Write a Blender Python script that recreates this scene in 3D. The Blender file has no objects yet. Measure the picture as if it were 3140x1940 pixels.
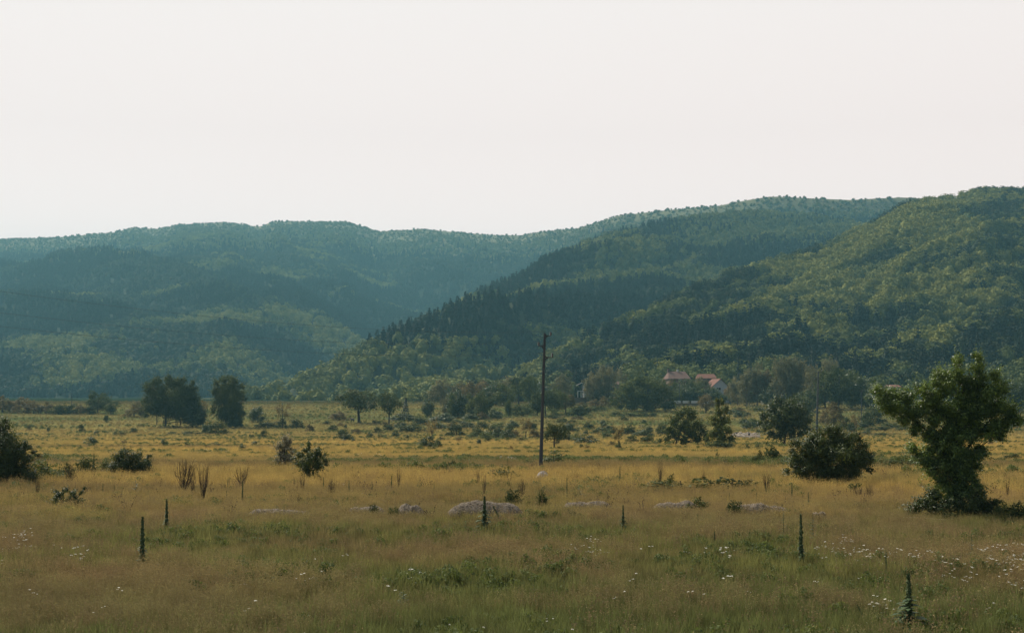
import bpy, math, random
import numpy as np
from mathutils import Vector
PI = math.pi
F = 4313.0          # focal length expressed in photo pixels
CX, HZ = 1570.0, 1240.0
CAM_Z = 5.4
S = bpy.context.scene
COL = S.collection
R0 = np.random.default_rng(7)

# ---------------------------------------------------------------- basics
def zt(y):
    """height of the valley floor at a forward distance y"""
    return np.interp(y, [-300,0,110,200,300,400,450,550,650,750,1000,1600,6000],
                        [0,0,0,-1.6,-3.2,-4.1,-3.4,0,4.6,6.2,9,13,13])
def at(px, py, g=0.3):
    if py < 1240:
        Y = 690+(1240-py)*1.2; return Vector(((px-CX)/F*Y, Y, float(zt(Y))))
    lo, hi = 8.0, 720.0
    for _ in range(50):
        m = (lo+hi)/2
        y = HZ + (CAM_Z - float(zt(m)) - g)*F/m
        if y > py: lo = m
        else: hi = m
    Y = (lo+hi)/2
    return Vector(((px-CX)/F*Y, Y, float(zt(Y))))
def tag(o, label=None, cat=None, group=None, kind=None):
    if label: o['label'] = label
    if cat: o['category'] = cat
    if group: o['group'] = group
    if kind: o['kind'] = kind
    return o
def link(o, parent=None):
    COL.objects.link(o)
    if parent is not None: o.parent = parent
    return o
def empty(name, loc, label, cat, group=None, rz=0.0):
    o = bpy.data.objects.new(name, None); o.empty_display_size = .2
    link(o); o.location = loc; o.rotation_euler = (0,0,rz)
    return tag(o, label, cat, group)
def qmesh(name, V, Q, mat, attrs=None, smooth=False):
    """fast quad mesh from arrays"""
    me = bpy.data.meshes.new(name)
    V = np.asarray(V, dtype=np.float32); Q = np.asarray(Q, dtype=np.int32)
    me.vertices.add(len(V)); me.vertices.foreach_set('co', V.ravel())
    me.loops.add(Q.size); me.loops.foreach_set('vertex_index', Q.ravel())
    me.polygons.add(len(Q))
    me.polygons.foreach_set('loop_start', np.arange(0, Q.size, 4, dtype=np.int32))
    if smooth: me.polygons.foreach_set('use_smooth', np.ones(len(Q), dtype=bool))
    for k, a in (attrs or {}).items():
        at_ = me.attributes.new(k, 'FLOAT', 'POINT'); at_.data.foreach_set('value', np.asarray(a, dtype=np.float32))
    me.update(calc_edges=True)
    if mat: me.materials.append(mat)
    return me
def part(name, me, parent=None):
    return link(bpy.data.objects.new(name, me), parent)
class MB:
    """collects boxes, prisms and bars for small built things"""
    def __init__(s): s.v=[]; s.f=[]
    def add(s, v, f):
        n=len(s.v); s.v += [tuple(p) for p in v]; s.f += [tuple(i+n for i in q) for q in f]
    def box(s, x0,x1,y0,y1,z0,z1):
        s.add([(x0,y0,z0),(x1,y0,z0),(x1,y1,z0),(x0,y1,z0),(x0,y0,z1),(x1,y0,z1),(x1,y1,z1),(x0,y1,z1)],
              [(0,3,2,1),(4,5,6,7),(0,1,5,4),(1,2,6,5),(2,3,7,6),(3,0,4,7)])
    def slab(s, pts, t):
        """flat quad pts thickened downward by t"""
        n=len(pts); v=[tuple(p) for p in pts]+[(p[0],p[1],p[2]-t) for p in pts]
        s.add(v, [tuple(range(n)), tuple(range(2*n-1,n-1,-1))]+[(i,n+i,n+(i+1)%n,(i+1)%n) for i in range(n)])
    def tube(s, pts, rad, k=8):
        V,Q = tube(pts, rad, k); s.add([tuple(p) for p in V], [tuple(q) for q in Q])
    def build(s, name, mat, parent=None, smooth=False):
        me = bpy.data.meshes.new(name); me.from_pydata(s.v, [], s.f); me.update()
        if smooth:
            for p in me.polygons: p.use_smooth = True
        me.materials.append(mat)
        return part(name, me, parent)
def tube(pts, rad, k=6, cap=True):
    P = np.array(pts, dtype=float); r = np.array(rad, dtype=float)
    n = len(P); V=[]; ref = np.array([.31,.2,.93])
    for i in range(n):
        d = P[min(i+1,n-1)]-P[max(i-1,0)]; d /= (np.linalg.norm(d)+1e-9)
        rf = ref if abs(d@ref) < .95 else np.array([1.,0,0])
        a = np.cross(d, rf); a /= np.linalg.norm(a); b = np.cross(d, a)
        for j in range(k):
            t = 2*PI*j/k; V.append(P[i] + r[i]*(math.cos(t)*a+math.sin(t)*b))
    Q=[(i*k+j, i*k+(j+1)%k, (i+1)*k+(j+1)%k, (i+1)*k+j) for i in range(n-1) for j in range(k)]
    if cap:
        V.append(P[-1]); c=len(V)-1
        Q += [((n-1)*k+j, (n-1)*k+(j+1)%k, c, c) for j in range(0)]
    return np.array(V), np.array(Q)
class QM:
    def __init__(s): s.V=[]; s.Q=[]; s.T=[]; s.n=0
    def add(s, V, Q, t=0.5):
        s.V.append(V); s.Q.append(np.asarray(Q)+s.n); s.n += len(V)
        s.T.append(np.full(len(V), t) if np.isscalar(t) else np.asarray(t))
    def mesh(s, name, mat, key='tint', smooth=False):
        return qmesh(name, np.concatenate(s.V), np.concatenate(s.Q), mat, {key: np.concatenate(s.T)}, smooth)

# ---------------------------------------------------------------- numpy noise
_perm = np.random.default_rng(3).random((256,256))
def vnoise(x, y):
    xi = np.floor(x).astype(int); yi = np.floor(y).astype(int); fx = x-xi; fy = y-yi
    fx = fx*fx*(3-2*fx); fy = fy*fy*(3-2*fy)
    g = lambda a,b: _perm[a & 255, b & 255]
    return (g(xi,yi)*(1-fx)+g(xi+1,yi)*fx)*(1-fy) + (g(xi,yi+1)*(1-fx)+g(xi+1,yi+1)*fx)*fy
def fbm(x, y, o=4):
    s=0; a=.5; t=0
    for i in range(o):
        s = s + a*vnoise(x*2**i+17.3*i, y*2**i+5.1*i); t += a; a *= .5
    return s/t

# ---------------------------------------------------------------- materials
def new_mat(name):
    m = bpy.data.materials.new(name); m.use_nodes = True
    nt = m.node_tree; nt.nodes.clear()
    out = nt.nodes.new('ShaderNodeOutputMaterial')
    return m, nt, out
def nd(nt, t, **kw):
    n = nt.nodes.new(t)
    for k, v in kw.items():
        if k.startswith('i_'):
            key = k[2:]
            key = int(key) if key.isdigit() else key.replace('_',' ')
            n.inputs[key].default_value = v
        else: setattr(n, k, v)
    return n
def rgba(c): return (c[0],c[1],c[2],1)
def simple(name, c, rough=.8, noise=.25, scale=3.0, spec=.3, c2=None, bump=0):
    m, nt, out = new_mat(name); L = nt.links.new
    b = nd(nt,'ShaderNodeBsdfPrincipled'); b.inputs['Roughness'].default_value = rough
    b.inputs['Specular IOR Level'].default_value = spec
    tc = nd(nt,'ShaderNodeTexCoord'); ns = nd(nt,'ShaderNodeTexNoise', i_Scale=scale, i_Detail=5.0)
    L(tc.outputs['Object'], ns.inputs['Vector'])
    mx = nd(nt,'ShaderNodeMix', data_type='RGBA')
    c2 = c2 or tuple(x*(1-noise) for x in c)
    mx.inputs['A'].default_value = rgba(tuple(x*(1+noise*.5) for x in c)); mx.inputs['B'].default_value = rgba(c2)
    L(ns.outputs['Fac'], mx.inputs['Factor']); L(mx.outputs['Result'], b.inputs['Base Color'])
    if bump:
        bp = nd(nt,'ShaderNodeBump', i_Strength=bump, i_Distance=.05); L(ns.outputs['Fac'], bp.inputs['Height']); L(bp.outputs['Normal'], b.inputs['Normal'])
    L(b.outputs['BSDF'], out.inputs['Surface'])
    return m
def foliage(name, dark, light, rough=.5, spec=.35, trans=.3, wscale=0.0, obj_var=.5):
    """leaves: colour varies per leaf (attribute), per plant (object random) and softly in space"""
    m, nt, out = new_mat(name); L = nt.links.new
    a = nd(nt,'ShaderNodeAttribute', attribute_name='tint')
    oi = nd(nt,'ShaderNodeObjectInfo')
    mm = nd(nt,'ShaderNodeMath', operation='MULTIPLY_ADD'); mm.inputs[1].default_value = 1-obj_var
    o2 = nd(nt,'ShaderNodeMath', operation='MULTIPLY'); o2.inputs[1].default_value = obj_var
    L(oi.outputs['Random'], o2.inputs[0]); L(a.outputs['Fac'], mm.inputs[0]); L(o2.outputs[0], mm.inputs[2])
    mx = nd(nt,'ShaderNodeMix', data_type='RGBA')
    mx.inputs['A'].default_value = rgba(dark); mx.inputs['B'].default_value = rgba(light)
    L(mm.outputs[0], mx.inputs['Factor'])
    b = nd(nt,'ShaderNodeBsdfPrincipled', i_Roughness=rough); b.inputs['Specular IOR Level'].default_value = spec
    L(mx.outputs['Result'], b.inputs['Base Color'])
    if trans > 0:
        tr = nd(nt,'ShaderNodeBsdfTranslucent'); h = nd(nt,'ShaderNodeHueSaturation', i_Value=1.25, i_Hue=.485, i_Saturation=1.1)
        L(mx.outputs['Result'], h.inputs['Color']); L(h.outputs[0], tr.inputs['Color'])
        ms = nd(nt,'ShaderNodeMixShader'); ms.inputs[0].default_value = trans
        L(b.outputs[0], ms.inputs[1]); L(tr.outputs[0], ms.inputs[2]); L(ms.outputs[0], out.inputs['Surface'])
    else: L(b.outputs[0], out.inputs['Surface'])
    return m

def meadow_group():
    """colour of the meadow as a function of the place in the world"""
    g = bpy.data.node_groups.new('meadow_colour','ShaderNodeTree')
    g.interface.new_socket('Color', in_out='OUTPUT', socket_type='NodeSocketColor')
    L = g.links.new
    go = g.nodes.new('NodeGroupOutput')
    geo = nd(g,'ShaderNodeNewGeometry'); sep = nd(g,'ShaderNodeSeparateXYZ'); L(geo.outputs['Position'], sep.inputs[0])
    def mapn(sx, sy, scale, det=4.0, off=0.0, rough=.5):
        mp = nd(g,'ShaderNodeMapping'); mp.inputs['Scale'].default_value = (sx,sy,0); mp.inputs['Location'].default_value=(off,off*.7,0)
        L(geo.outputs['Position'], mp.inputs[0])
        n = nd(g,'ShaderNodeTexNoise', i_Scale=scale, i_Detail=det, i_Roughness=rough); L(mp.outputs[0], n.inputs['Vector']); return n.outputs['Fac']
    def ramp(v, a, b):
        m = nd(g,'ShaderNodeMapRange'); m.inputs['From Min'].default_value=a; m.inputs['From Max'].default_value=b
        L(v, m.inputs['Value']); return m.outputs['Result']
    def mix(f, A, B):
        m = nd(g,'ShaderNodeMix', data_type='RGBA')
        if isinstance(A, tuple): m.inputs['A'].default_value = rgba(A)
        else: L(A, m.inputs['A'])
        if isinstance(B, tuple): m.inputs['B'].default_value = rgba(B)
        else: L(B, m.inputs['B'])
        L(f, m.inputs['Factor']); return m.outputs['Result']
    # near meadow : olive green with reddish brown drifts
    near = mix(ramp(mapn(1,1,.13,5.0,3), .47,.64), M_GREEN, M_BROWN)
    near = mix(ramp(mapn(1,1,.35,4.0,9), .52,.72), near, M_TAN)
    near = mix(ramp(mapn(1,1,.22,3.0,31), .58,.72), near, M_LUSH)
    # middle : ochre ripe grass with green and brown bands
    mid = mix(ramp(mapn(.5,1,.035,5.0,12), .45,.62), M_OCHRE, M_OCHRE2)
    mid = mix(ramp(mapn(.35,1,.05,5.0,44), .52,.64), mid, M_MGREEN)
    mid = mix(ramp(mapn(.25,1,.018,4.0,77), .56,.62), mid, M_MBROWN)
    far = mix(ramp(mapn(.4,1,.022,6.0,21), .36,.60), (.19,.155,.052), M_FGREEN)  # far grass colours darkened to stand in for the sward's self-shadow
    bt = nd(g,'ShaderNodeMath', operation='MULTIPLY_ADD'); bt.inputs[1].default_value = 16.0; L(mapn(.6,1,.16,3.0,63), bt.inputs[0]); L(sep.outputs['Y'], bt.inputs[2])
    near = mix(ramp(bt.outputs[0], 50, 43), near, (.125,.160,.042))
    wob = mapn(1,1,.06,3.0,5)
    yy = nd(g,'ShaderNodeMath', operation='MULTIPLY_ADD'); yy.inputs[1].default_value = 22.0
    L(wob, yy.inputs[0]); L(sep.outputs['Y'], yy.inputs[2])
    c = mix(ramp(yy.outputs[0], 70, 86), near, mid)
    c = mix(ramp(yy.outputs[0], 380, 520), c, far)
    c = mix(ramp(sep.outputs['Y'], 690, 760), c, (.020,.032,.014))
    fine = mapn(1,1,.9,3.0,91,.7); hv_ = nd(g,'ShaderNodeHueSaturation'); L(c, hv_.inputs['Color'])
    vr = nd(g,'ShaderNodeMapRange'); vr.inputs['From Min'].default_value=.33; vr.inputs['From Max'].default_value=.67; vr.inputs['To Min'].default_value=.62; vr.inputs['To Max'].default_value=1.42
    L(fine, vr.inputs['Value']); L(vr.outputs['Result'], hv_.inputs['Value']); c = hv_.outputs[0]
    L(c, go.inputs['Color'])
    return g
M_GREEN=(.195,.200,.052); M_BROWN=(.225,.165,.066); M_TAN=(.25,.19,.08); M_LUSH=(.11,.14,.038)
M_OCHRE=(.45,.325,.092); M_OCHRE2=(.35,.27,.075); M_MGREEN=(.23,.21,.06); M_MBROWN=(.15,.115,.05); M_FGREEN=(.095,.108,.036)
MEADOW = meadow_group()
def grass_mat(name, base_mul, tip, tipmix, trans=.35, sat=1.0):
    m, nt, out = new_mat(name); L = nt.links.new
    g = nd(nt,'ShaderNodeGroup'); g.node_tree = MEADOW
    a = nd(nt,'ShaderNodeAttribute', attribute_name='tint')     # 0 at the root, 1 at the tip
    oi = nd(nt,'ShaderNodeObjectInfo')
    hv = nd(nt,'ShaderNodeHueSaturation', i_Saturation=sat)
    v = nd(nt,'ShaderNodeMapRange'); v.inputs['To Min'].default_value = .5*base_mul; v.inputs['To Max'].default_value = 1.45*base_mul
    L(oi.outputs['Random'], v.inputs['Value']); L(v.outputs['Result'], hv.inputs['Value']); L(g.outputs[0], hv.inputs['Color'])
    f = nd(nt,'ShaderNodeMath', operation='MULTIPLY'); f.inputs[1].default_value = tipmix; L(a.outputs['Fac'], f.inputs[0])
    mx = nd(nt,'ShaderNodeMix', data_type='RGBA'); mx.inputs['B'].default_value = rgba(tip)
    L(f.outputs[0], mx.inputs['Factor']); L(hv.outputs[0], mx.inputs['A'])
    b = nd(nt,'ShaderNodeBsdfDiffuse'); L(mx.outputs['Result'], b.inputs['Color'])
    tr = nd(nt,'ShaderNodeBsdfTranslucent'); L(mx.outputs['Result'], tr.inputs['Color'])
    ms = nd(nt,'ShaderNodeMixShader'); ms.inputs[0].default_value = trans
    L(b.outputs[0], ms.inputs[1]); L(tr.outputs[0], ms.inputs[2]); L(ms.outputs[0], out.inputs['Surface'])
    return m
def ground_mat():
    m, nt, out = new_mat('meadow_soil'); L = nt.links.new
    g = nd(nt,'ShaderNodeGroup'); g.node_tree = MEADOW
    geo = nd(nt,'ShaderNodeNewGeometry')
    n = nd(nt,'ShaderNodeTexNoise', i_Scale=2.2, i_Detail=8.0, i_Roughness=.75); L(geo.outputs['Position'], n.inputs['Vector'])
    r = nd(nt,'ShaderNodeMapRange'); r.inputs['From Min'].default_value=.3; r.inputs['From Max'].default_value=.7
    r.inputs['To Min'].default_value=.55; r.inputs['To Max'].default_value=1.15
    L(n.outputs['Fac'], r.inputs['Value'])
    h = nd(nt,'ShaderNodeHueSaturation'); L(g.outputs[0], h.inputs['Color']); L(r.outputs['Result'], h.inputs['Value'])
    b = nd(nt,'ShaderNodeBsdfDiffuse'); L(h.outputs[0], b.inputs['Color'])
    bp = nd(nt,'ShaderNodeBump', i_Strength=.8, i_Distance=.25); L(n.outputs['Fac'], bp.inputs['Height']); L(bp.outputs[0], b.inputs['Normal'])
    L(b.outputs[0], out.inputs['Surface']); return m

MAT = {}
MAT['ground'] = ground_mat()
MAT['leaf_dark']  = foliage('dark_glossy_leaf', (.008,.022,.007), (.115,.145,.032), rough=.5, spec=.28, trans=.28, obj_var=.2)
MAT['leaf_mid']   = foliage('mid_green_leaf', (.018,.038,.010), (.14,.155,.036), rough=.7, spec=.1, trans=.25, obj_var=.35)
MAT['leaf_scrub'] = foliage('scrub_leaf', (.011,.027,.009), (.105,.12,.030), rough=.7, spec=.1, trans=.22, obj_var=.35)
MAT['leaf_light'] = foliage('pale_green_leaf', (.050,.075,.022), (.15,.17,.05), rough=.65, spec=.15, trans=.3, obj_var=.35)
MAT['leaf_brown'] = foliage('olive_brown_leaf', (.055,.058,.020), (.22,.165,.065), rough=.7, spec=.15, trans=.4, obj_var=.35)
MAT['leaf_grey']  = foliage('grey_green_leaf', (.065,.075,.032), (.22,.20,.095), rough=.7, spec=.15, trans=.4, obj_var=.35)
MAT['needle']     = foliage('conifer_needles', (.008,.018,.011), (.022,.038,.018), rough=.6, trans=.1, obj_var=.4)
MAT['blossom']    = foliage('pale_blossom_leaf', (.04,.06,.022), (.42,.38,.26), rough=.8, spec=.1, trans=.35, obj_var=.0)
MAT['weed']       = foliage('weed_leaf', (.020,.045,.014), (.060,.100,.028), rough=.55, trans=.3, obj_var=.35)
MAT['mullein']    = foliage('mullein_leaf', (.025,.055,.020), (.085,.135,.045), rough=.7, trans=.25, obj_var=.2)
MAT['spike']      = foliage('mullein_spike', (.035,.065,.022), (.12,.15,.048), rough=.8, trans=.1, obj_var=.1)
MAT['dry']        = simple('dry_brown_stem', (.050,.033,.022), .9, .4, 8)
MAT['bark']       = simple('dark_bark', (.05,.038,.028), .9, .4, 6, bump=.4)
MAT['pale_bark']  = simple('pale_grey_bark', (.16,.14,.11), .9, .4, 4)
MAT['f_light'] = foliage('woodland_light_crown', (.105,.125,.024), (.26,.25,.058), rough=.8, spec=.1, trans=.12, obj_var=.5)
MAT['f_mid']   = foliage('woodland_mid_crown', (.055,.080,.020), (.155,.165,.040), rough=.8, spec=.1, trans=.12, obj_var=.5)
MAT['f_dark']  = foliage('woodland_dark_crown', (.016,.028,.013), (.050,.062,.024), rough=.8, spec=.1, trans=.1, obj_var=.5)
MAT['f_pine']  = foliage('woodland_pine_crown', (.006,.013,.009), (.020,.030,.017), rough=.8, spec=.1, trans=.05, obj_var=.5)
MAT['f_far']   = foliage('ridge_scrub_crown', (.17,.155,.07), (.42,.34,.17), rough=.9, spec=.1, trans=.12, obj_var=.5)
MAT['leaf_tree'] = foliage('orchard_tree_leaf', (.012,.036,.010), (.20,.275,.055), rough=.45, spec=.35, trans=.32, obj_var=0)
MAT['mountain'] = simple('dry_mountain_turf', (.15,.14,.065), 1, .5, .01, spec=.1)
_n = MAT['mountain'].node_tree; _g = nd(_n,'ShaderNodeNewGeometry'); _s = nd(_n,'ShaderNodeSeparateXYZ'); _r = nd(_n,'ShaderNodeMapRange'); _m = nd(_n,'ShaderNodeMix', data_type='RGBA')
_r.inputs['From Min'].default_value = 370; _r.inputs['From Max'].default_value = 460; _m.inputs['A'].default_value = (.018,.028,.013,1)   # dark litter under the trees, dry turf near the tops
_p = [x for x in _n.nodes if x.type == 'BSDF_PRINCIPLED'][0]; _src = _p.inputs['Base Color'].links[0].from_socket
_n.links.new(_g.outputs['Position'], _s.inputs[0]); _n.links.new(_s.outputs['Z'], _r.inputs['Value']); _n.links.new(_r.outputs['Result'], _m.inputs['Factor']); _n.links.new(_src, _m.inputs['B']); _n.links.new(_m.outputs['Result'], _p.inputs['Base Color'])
MAT['hill']    = simple('woodland_floor', (.045,.055,.025), 1, .5, .02, spec=.1)
MAT['concrete']= simple('weathered_concrete', (.066,.072,.078), .9, .35, 5, bump=.2)
MAT['iron']    = simple('rusty_iron', (.05,.04,.035), .7, .4, 9)
MAT['porcelain']=simple('brown_porcelain', (.06,.045,.04), .25, .2, 9, spec=.6)
MAT['glass_ins']=simple('pale_glass_insulator', (.45,.45,.42), .2, .2, 9, spec=.6)
MAT['wire']    = simple('aluminium_wire', (.05,.05,.05), .6, .1, 1)
MAT['gravel']  = foliage('gravel_stone', (.14,.105,.07), (.60,.48,.33), rough=.9, spec=.2, trans=0, obj_var=.0)
MAT['gravel_bed'] = simple('packed_gravel', (.14,.11,.075), .95, .6, 14, bump=.8)
MAT['stone']   = simple('white_limestone', (.58,.52,.48), .9, .35, 5, bump=.6)
MAT['tile']    = simple('red_roof_tile', (.16,.062,.036), .85, .4, 3, bump=.3)
MAT['tile2']   = simple('faded_roof_tile', (.145,.082,.060), .85, .4, 3, bump=.3)
MAT['white_wall']=simple('white_render_wall', (.46,.46,.44), .9, .15, 2)
MAT['brick']   = simple('bare_brick_wall', (.16,.11,.08), .9, .35, 3)
MAT['dark']    = simple('dark_window_glass', (.02,.03,.04), .15, .2, 2, spec=.6)
MAT['frame']   = simple('painted_frame', (.55,.53,.48), .6, .1, 2)
MAT['wool']    = simple('cream_wool', (.52,.43,.34), 1, .3, 12, bump=.5)
MAT['dark_wool']=simple('dark_brown_wool', (.035,.028,.022), 1, .3, 12)
MAT['hoof']    = simple('sheep_face', (.20,.16,.12), .9, .3, 8)
MAT['hide']    = simple('dark_horse_hide', (.02,.015,.012), .6, .3, 4)
MAT['mane']    = simple('pale_mane', (.30,.28,.26), .8, .3, 4)
MAT['skin']    = simple('skin', (.35,.20,.14), .6, .1, 9)
MAT['jacket']  = simple('dark_blue_jacket', (.014,.022,.045), .9, .2, 9)
MAT['trousers']= simple('dark_trousers', (.02,.022,.028), .9, .2, 9)
MAT['straw']   = simple('bleached_stick', (.55,.45,.32), .9, .3, 5)
EXPO = 0.1
HAZE_D = 1.2e-4
HAZE_COL = (.26,.60,.71)
VEIL = [(0,(1.25,1.02,.955)),(.127,(1.25,1.02,.955)),(.19,(1.09,.918,.87)),(.275,(1.02,.905,.865)),(.4,(1.0,.89,.85))]
# ---------------------------------------------------------------- plants
def unit(v): return v/(np.linalg.norm(v, axis=-1, keepdims=True)+1e-9)
def leaf_cards(P, N, size, rng, asp=.6, tint=None):
    """one rhombic leaf per point P, facing roughly N"""
    n = len(P); N = unit(unit(N) + rng.normal(0,.38,(n,3)))
    T = unit(np.cross(N, rng.normal(0,1,(n,3)))); B = np.cross(N, T)
    s = (size if np.ndim(size) else np.full(n, size))*rng.uniform(.6,1.35,n); s = s[:,None]
    V = np.stack([P-T*s, P-B*s*asp, P+T*s, P+B*s*asp], 1).reshape(-1,3)
    Q = np.arange(4*n).reshape(-1,4)
    t = rng.random(n) if tint is None else tint
    return V, Q, np.repeat(t, 4)
def clump_leaves(C, R, per, size, rng, up=.35, fill=.55, sq=1.0):
    """leaves on the shells of clumps with centres C and radii R"""
    n = len(C)*per; ci = np.repeat(np.arange(len(C)), per)
    D = unit(rng.normal(0,1,(n,3)) + np.array([0,0,up]))
    r = R[ci]*rng.uniform(fill,1.08,n)
    P = C[ci] + D*r[:,None]*np.array([1,1,sq])
    tc = rng.random(len(C))
    t = np.clip(.55*tc[ci] + .45*rng.random(n), 0, 1)
    return leaf_cards(P, D, size, rng, tint=t)
def sprigs(rng, start, dirs, ln, per, size):
    n = len(start); k = np.tile(np.linspace(.15,1,per), n)[:,None]
    i = np.repeat(np.arange(n), per)
    P = start[i] + dirs[i]*ln[i][:,None]*k + rng.normal(0,size*.5,(n*per,3)) - np.array([0,0,1])*(k**2)*ln[i][:,None]*.12
    return leaf_cards(P, dirs[i]+np.array([0,0,.6]), size*.9, rng, tint=rng.random(n*per))
def envelope(shape, n, rng, b):
    """n clump centres in a unit plant (width 1, height 1), crown starting at height b"""
    D = unit(rng.normal(0,1,(n,3))); r = rng.uniform(.35,1,n)**.6
    P = D*r[:,None]
    z = (P[:,2]+1)/2
    lump = .78+.45*rng.random(n)
    if shape=='round':  rad = .39*lump
    elif shape=='bush': P[:,2]=np.abs(P[:,2]); z = P[:,2]*rng.uniform(.75,1.1,n); rad=.40*lump
    elif shape=='spread': rad=.44*lump; z = z*.9+.05
    elif shape=='column': rad=.34*lump
    elif shape=='egg': rad=(.42-.16*z)*lump*1.05
    elif shape=='vase': rad=(.18+.24*z)*lump*1.1
    elif shape=='mound': P[:,2]=np.abs(P[:,2]); z=P[:,2]*.9; rad=.42
    X = P[:,0]*rad; Y = P[:,1]*rad
    return np.stack([X, Y, b + (1-b)*z*.88+.02], 1)
def make_plant(seed, shape, b, nclump, per, leaf, mat, bark='bark', cr=(0.117,0.221), sp=24, trunk_r=.022, limbs=7, fill=.55, stem_top=.75):
    rng = np.random.default_rng(seed)
    C = envelope(shape, nclump, rng, b); R = rng.uniform(cr[0],cr[1],nclump)
    C[:,2] = np.maximum(C[:,2], b*.9+R*.5) if b>0 else np.maximum(C[:,2], R*.4)
    C[:,2] = np.minimum(C[:,2], 1-R*.8)
    q = QM(); q.add(*clump_leaves(C, R, per, leaf, rng, fill=fill))
    if sp:
        i = rng.integers(0, nclump, sp); c0 = np.array([0,0,b+(1-b)*.4])
        d = unit(unit(C[i]-c0)+rng.normal(0,.25,(sp,3))+np.array([0,0,.35]))
        V,Q,T = sprigs(rng, C[i]+d*R[i][:,None]*.8, d, rng.uniform(.05,.13,sp), 10, leaf)
        q.add(V,Q,T)
    crown = q.mesh('foliage', MAT[mat])
    w = QM(); top = b+(1-b)*stem_top
    lean = rng.normal(0,.02,2)
    ts = np.linspace(0,1,6)
    tp = [(lean[0]*t+rng.normal(0,.006), lean[1]*t+rng.normal(0,.006), t*top-.01) for t in ts]
    w.add(*tube(tp, [trunk_r*(1.25-.95*t) for t in ts], 6))
    for j in range(limbs):
        e = C[rng.integers(0,nclump)]; t0 = rng.uniform(.25,.8) if b>.05 else rng.uniform(.02,.4)
        s = np.array(tp[0])*(1-t0)+np.array(tp[-1])*t0; mid = (s+e)/2+np.array([0,0,-.03])+rng.normal(0,.01,3)
        w.add(*tube([s,mid,e], [trunk_r*.38,trunk_r*.22,trunk_r*.08], 4))
    wood = w.mesh('trunk', MAT[bark])
    return crown, wood
PROTO = {}
def proto(kind, n, **kw):
    PROTO[kind] = [make_plant(1000+hash_(kind)+i, **kw) for i in range(n)]
def hash_(s): return sum((i+1)*ord(c) for i, c in enumerate(s))
proto('bush', 4, shape='bush', b=0, nclump=26, per=90, leaf=0.0307, mat='leaf_scrub', limbs=5, sp=30)
proto('dark_bush', 4, shape='bush', b=0, nclump=26, per=105, leaf=0.0307, mat='leaf_dark', limbs=5, sp=34)
proto('brown_bush', 3, shape='bush', b=0, nclump=22, per=82, leaf=0.0330, mat='leaf_brown', limbs=5, sp=26)
proto('pale_bush', 3, shape='bush', b=0, nclump=24, per=90, leaf=0.0283, mat='leaf_light', limbs=5, sp=34)
proto('low_bush', 3, shape='mound', b=0, nclump=22, per=67, leaf=0.0378, mat='leaf_scrub', limbs=3, cr=(0.130,0.260), sp=16)
proto('round_tree', 4, shape='round', b=.12, nclump=40, per=90, leaf=0.0260, mat='leaf_mid', cr=(0.104,0.195), sp=40)
proto('dark_tree', 3, shape='round', b=.03, nclump=50, per=105, leaf=0.0260, mat='leaf_dark', cr=(0.117,0.208), sp=40)
proto('brown_tree', 3, shape='egg', b=.12, nclump=34, per=75, leaf=0.0260, mat='leaf_brown', cr=(0.091,0.169), sp=40)
proto('spread_tree', 3, shape='spread', b=.30, nclump=34, per=82, leaf=0.0260, mat='leaf_scrub', cr=(0.104,0.182), limbs=10, trunk_r=.026)
proto('grey_tree', 4, shape='egg', b=.05, nclump=44, per=75, leaf=0.0236, mat='leaf_grey', bark='pale_bark', cr=(0.078,0.156), sp=60)
proto('open_tree', 3, shape='vase', b=.25, nclump=20, per=33, leaf=0.0212, mat='leaf_brown', cr=(0.065,0.130), sp=40, limbs=16, stem_top=.85)
proto('column_tree', 3, shape='column', b=.02, nclump=36, per=90, leaf=0.0307, mat='leaf_mid', cr=(0.130,0.221), sp=30)
proto('blossom_tree', 1, shape='vase', b=.05, nclump=34, per=90, leaf=0.0212, mat='blossom', cr=(0.065,0.130), sp=70, limbs=16)
def make_conifer(seed):
    rng = np.random.default_rng(seed); q = QM(); P=[]; N=[]
    for k in range(16):
        z = .06+.9*k/15; r = .5*(1-z)**.85+.015
        m = int(26+70*(1-z)); a = rng.uniform(0,2*PI,m); rr = r*rng.uniform(.25,1.05,m)*(1+.2*np.sin(a*3+k))
        P.append(np.stack([np.cos(a)*rr, np.sin(a)*rr, z-rr*.14+rng.normal(0,.012,m)],1)); N.append(np.stack([np.cos(a)*.5,np.sin(a)*.5,np.ones(m)],1))
    P=np.concatenate(P); N=np.concatenate(N); q.add(*leaf_cards(P,N,.045,rng,.5))
    w = QM(); w.add(*tube([(0,0,-.01),(0,0,.5),(0,0,1)],[.022,.014,.003],6))
    return q.mesh('foliage', MAT['needle']), w.mesh('trunk', MAT['bark'])
PROTO['conifer'] = [make_conifer(s) for s in (5,6,7)]

def place(kind, px, py, w, h, label, cat, group=None, name=None, g=.3, rz=None, small=False):
    p = at(px, py, g); sc = p.y/F; k = hash_(kind)+int(px)
    crown, wood = PROTO[kind][k % len(PROTO[kind])]
    W = w*sc*1.2; H = CAM_Z+(HZ-(py-h*1.06))/F*p.y - p.z + (.35 if p.y < 130 and h < 60 else 0)
    if name is None: name = {'tree':'tree','shrub':'shrub','conifer':'conifer'}.get(cat, 'shrub')
    o = empty(name, p, label, cat, group, rz if rz is not None else (k*1.7)%6.28)
    o.scale = (W, W, H)
    c = part('foliage' if cat!='tree' else 'crown', crown, o)
    if not small: part('stem' if cat!='tree' else 'trunk', wood, o)
    return o
ORD = ['first','second','third','fourth','fifth','sixth','seventh','eighth','ninth','tenth','eleventh','twelfth','thirteenth','fourteenth','fifteenth','sixteenth','seventeenth','eighteenth','nineteenth','twentieth']
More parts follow.
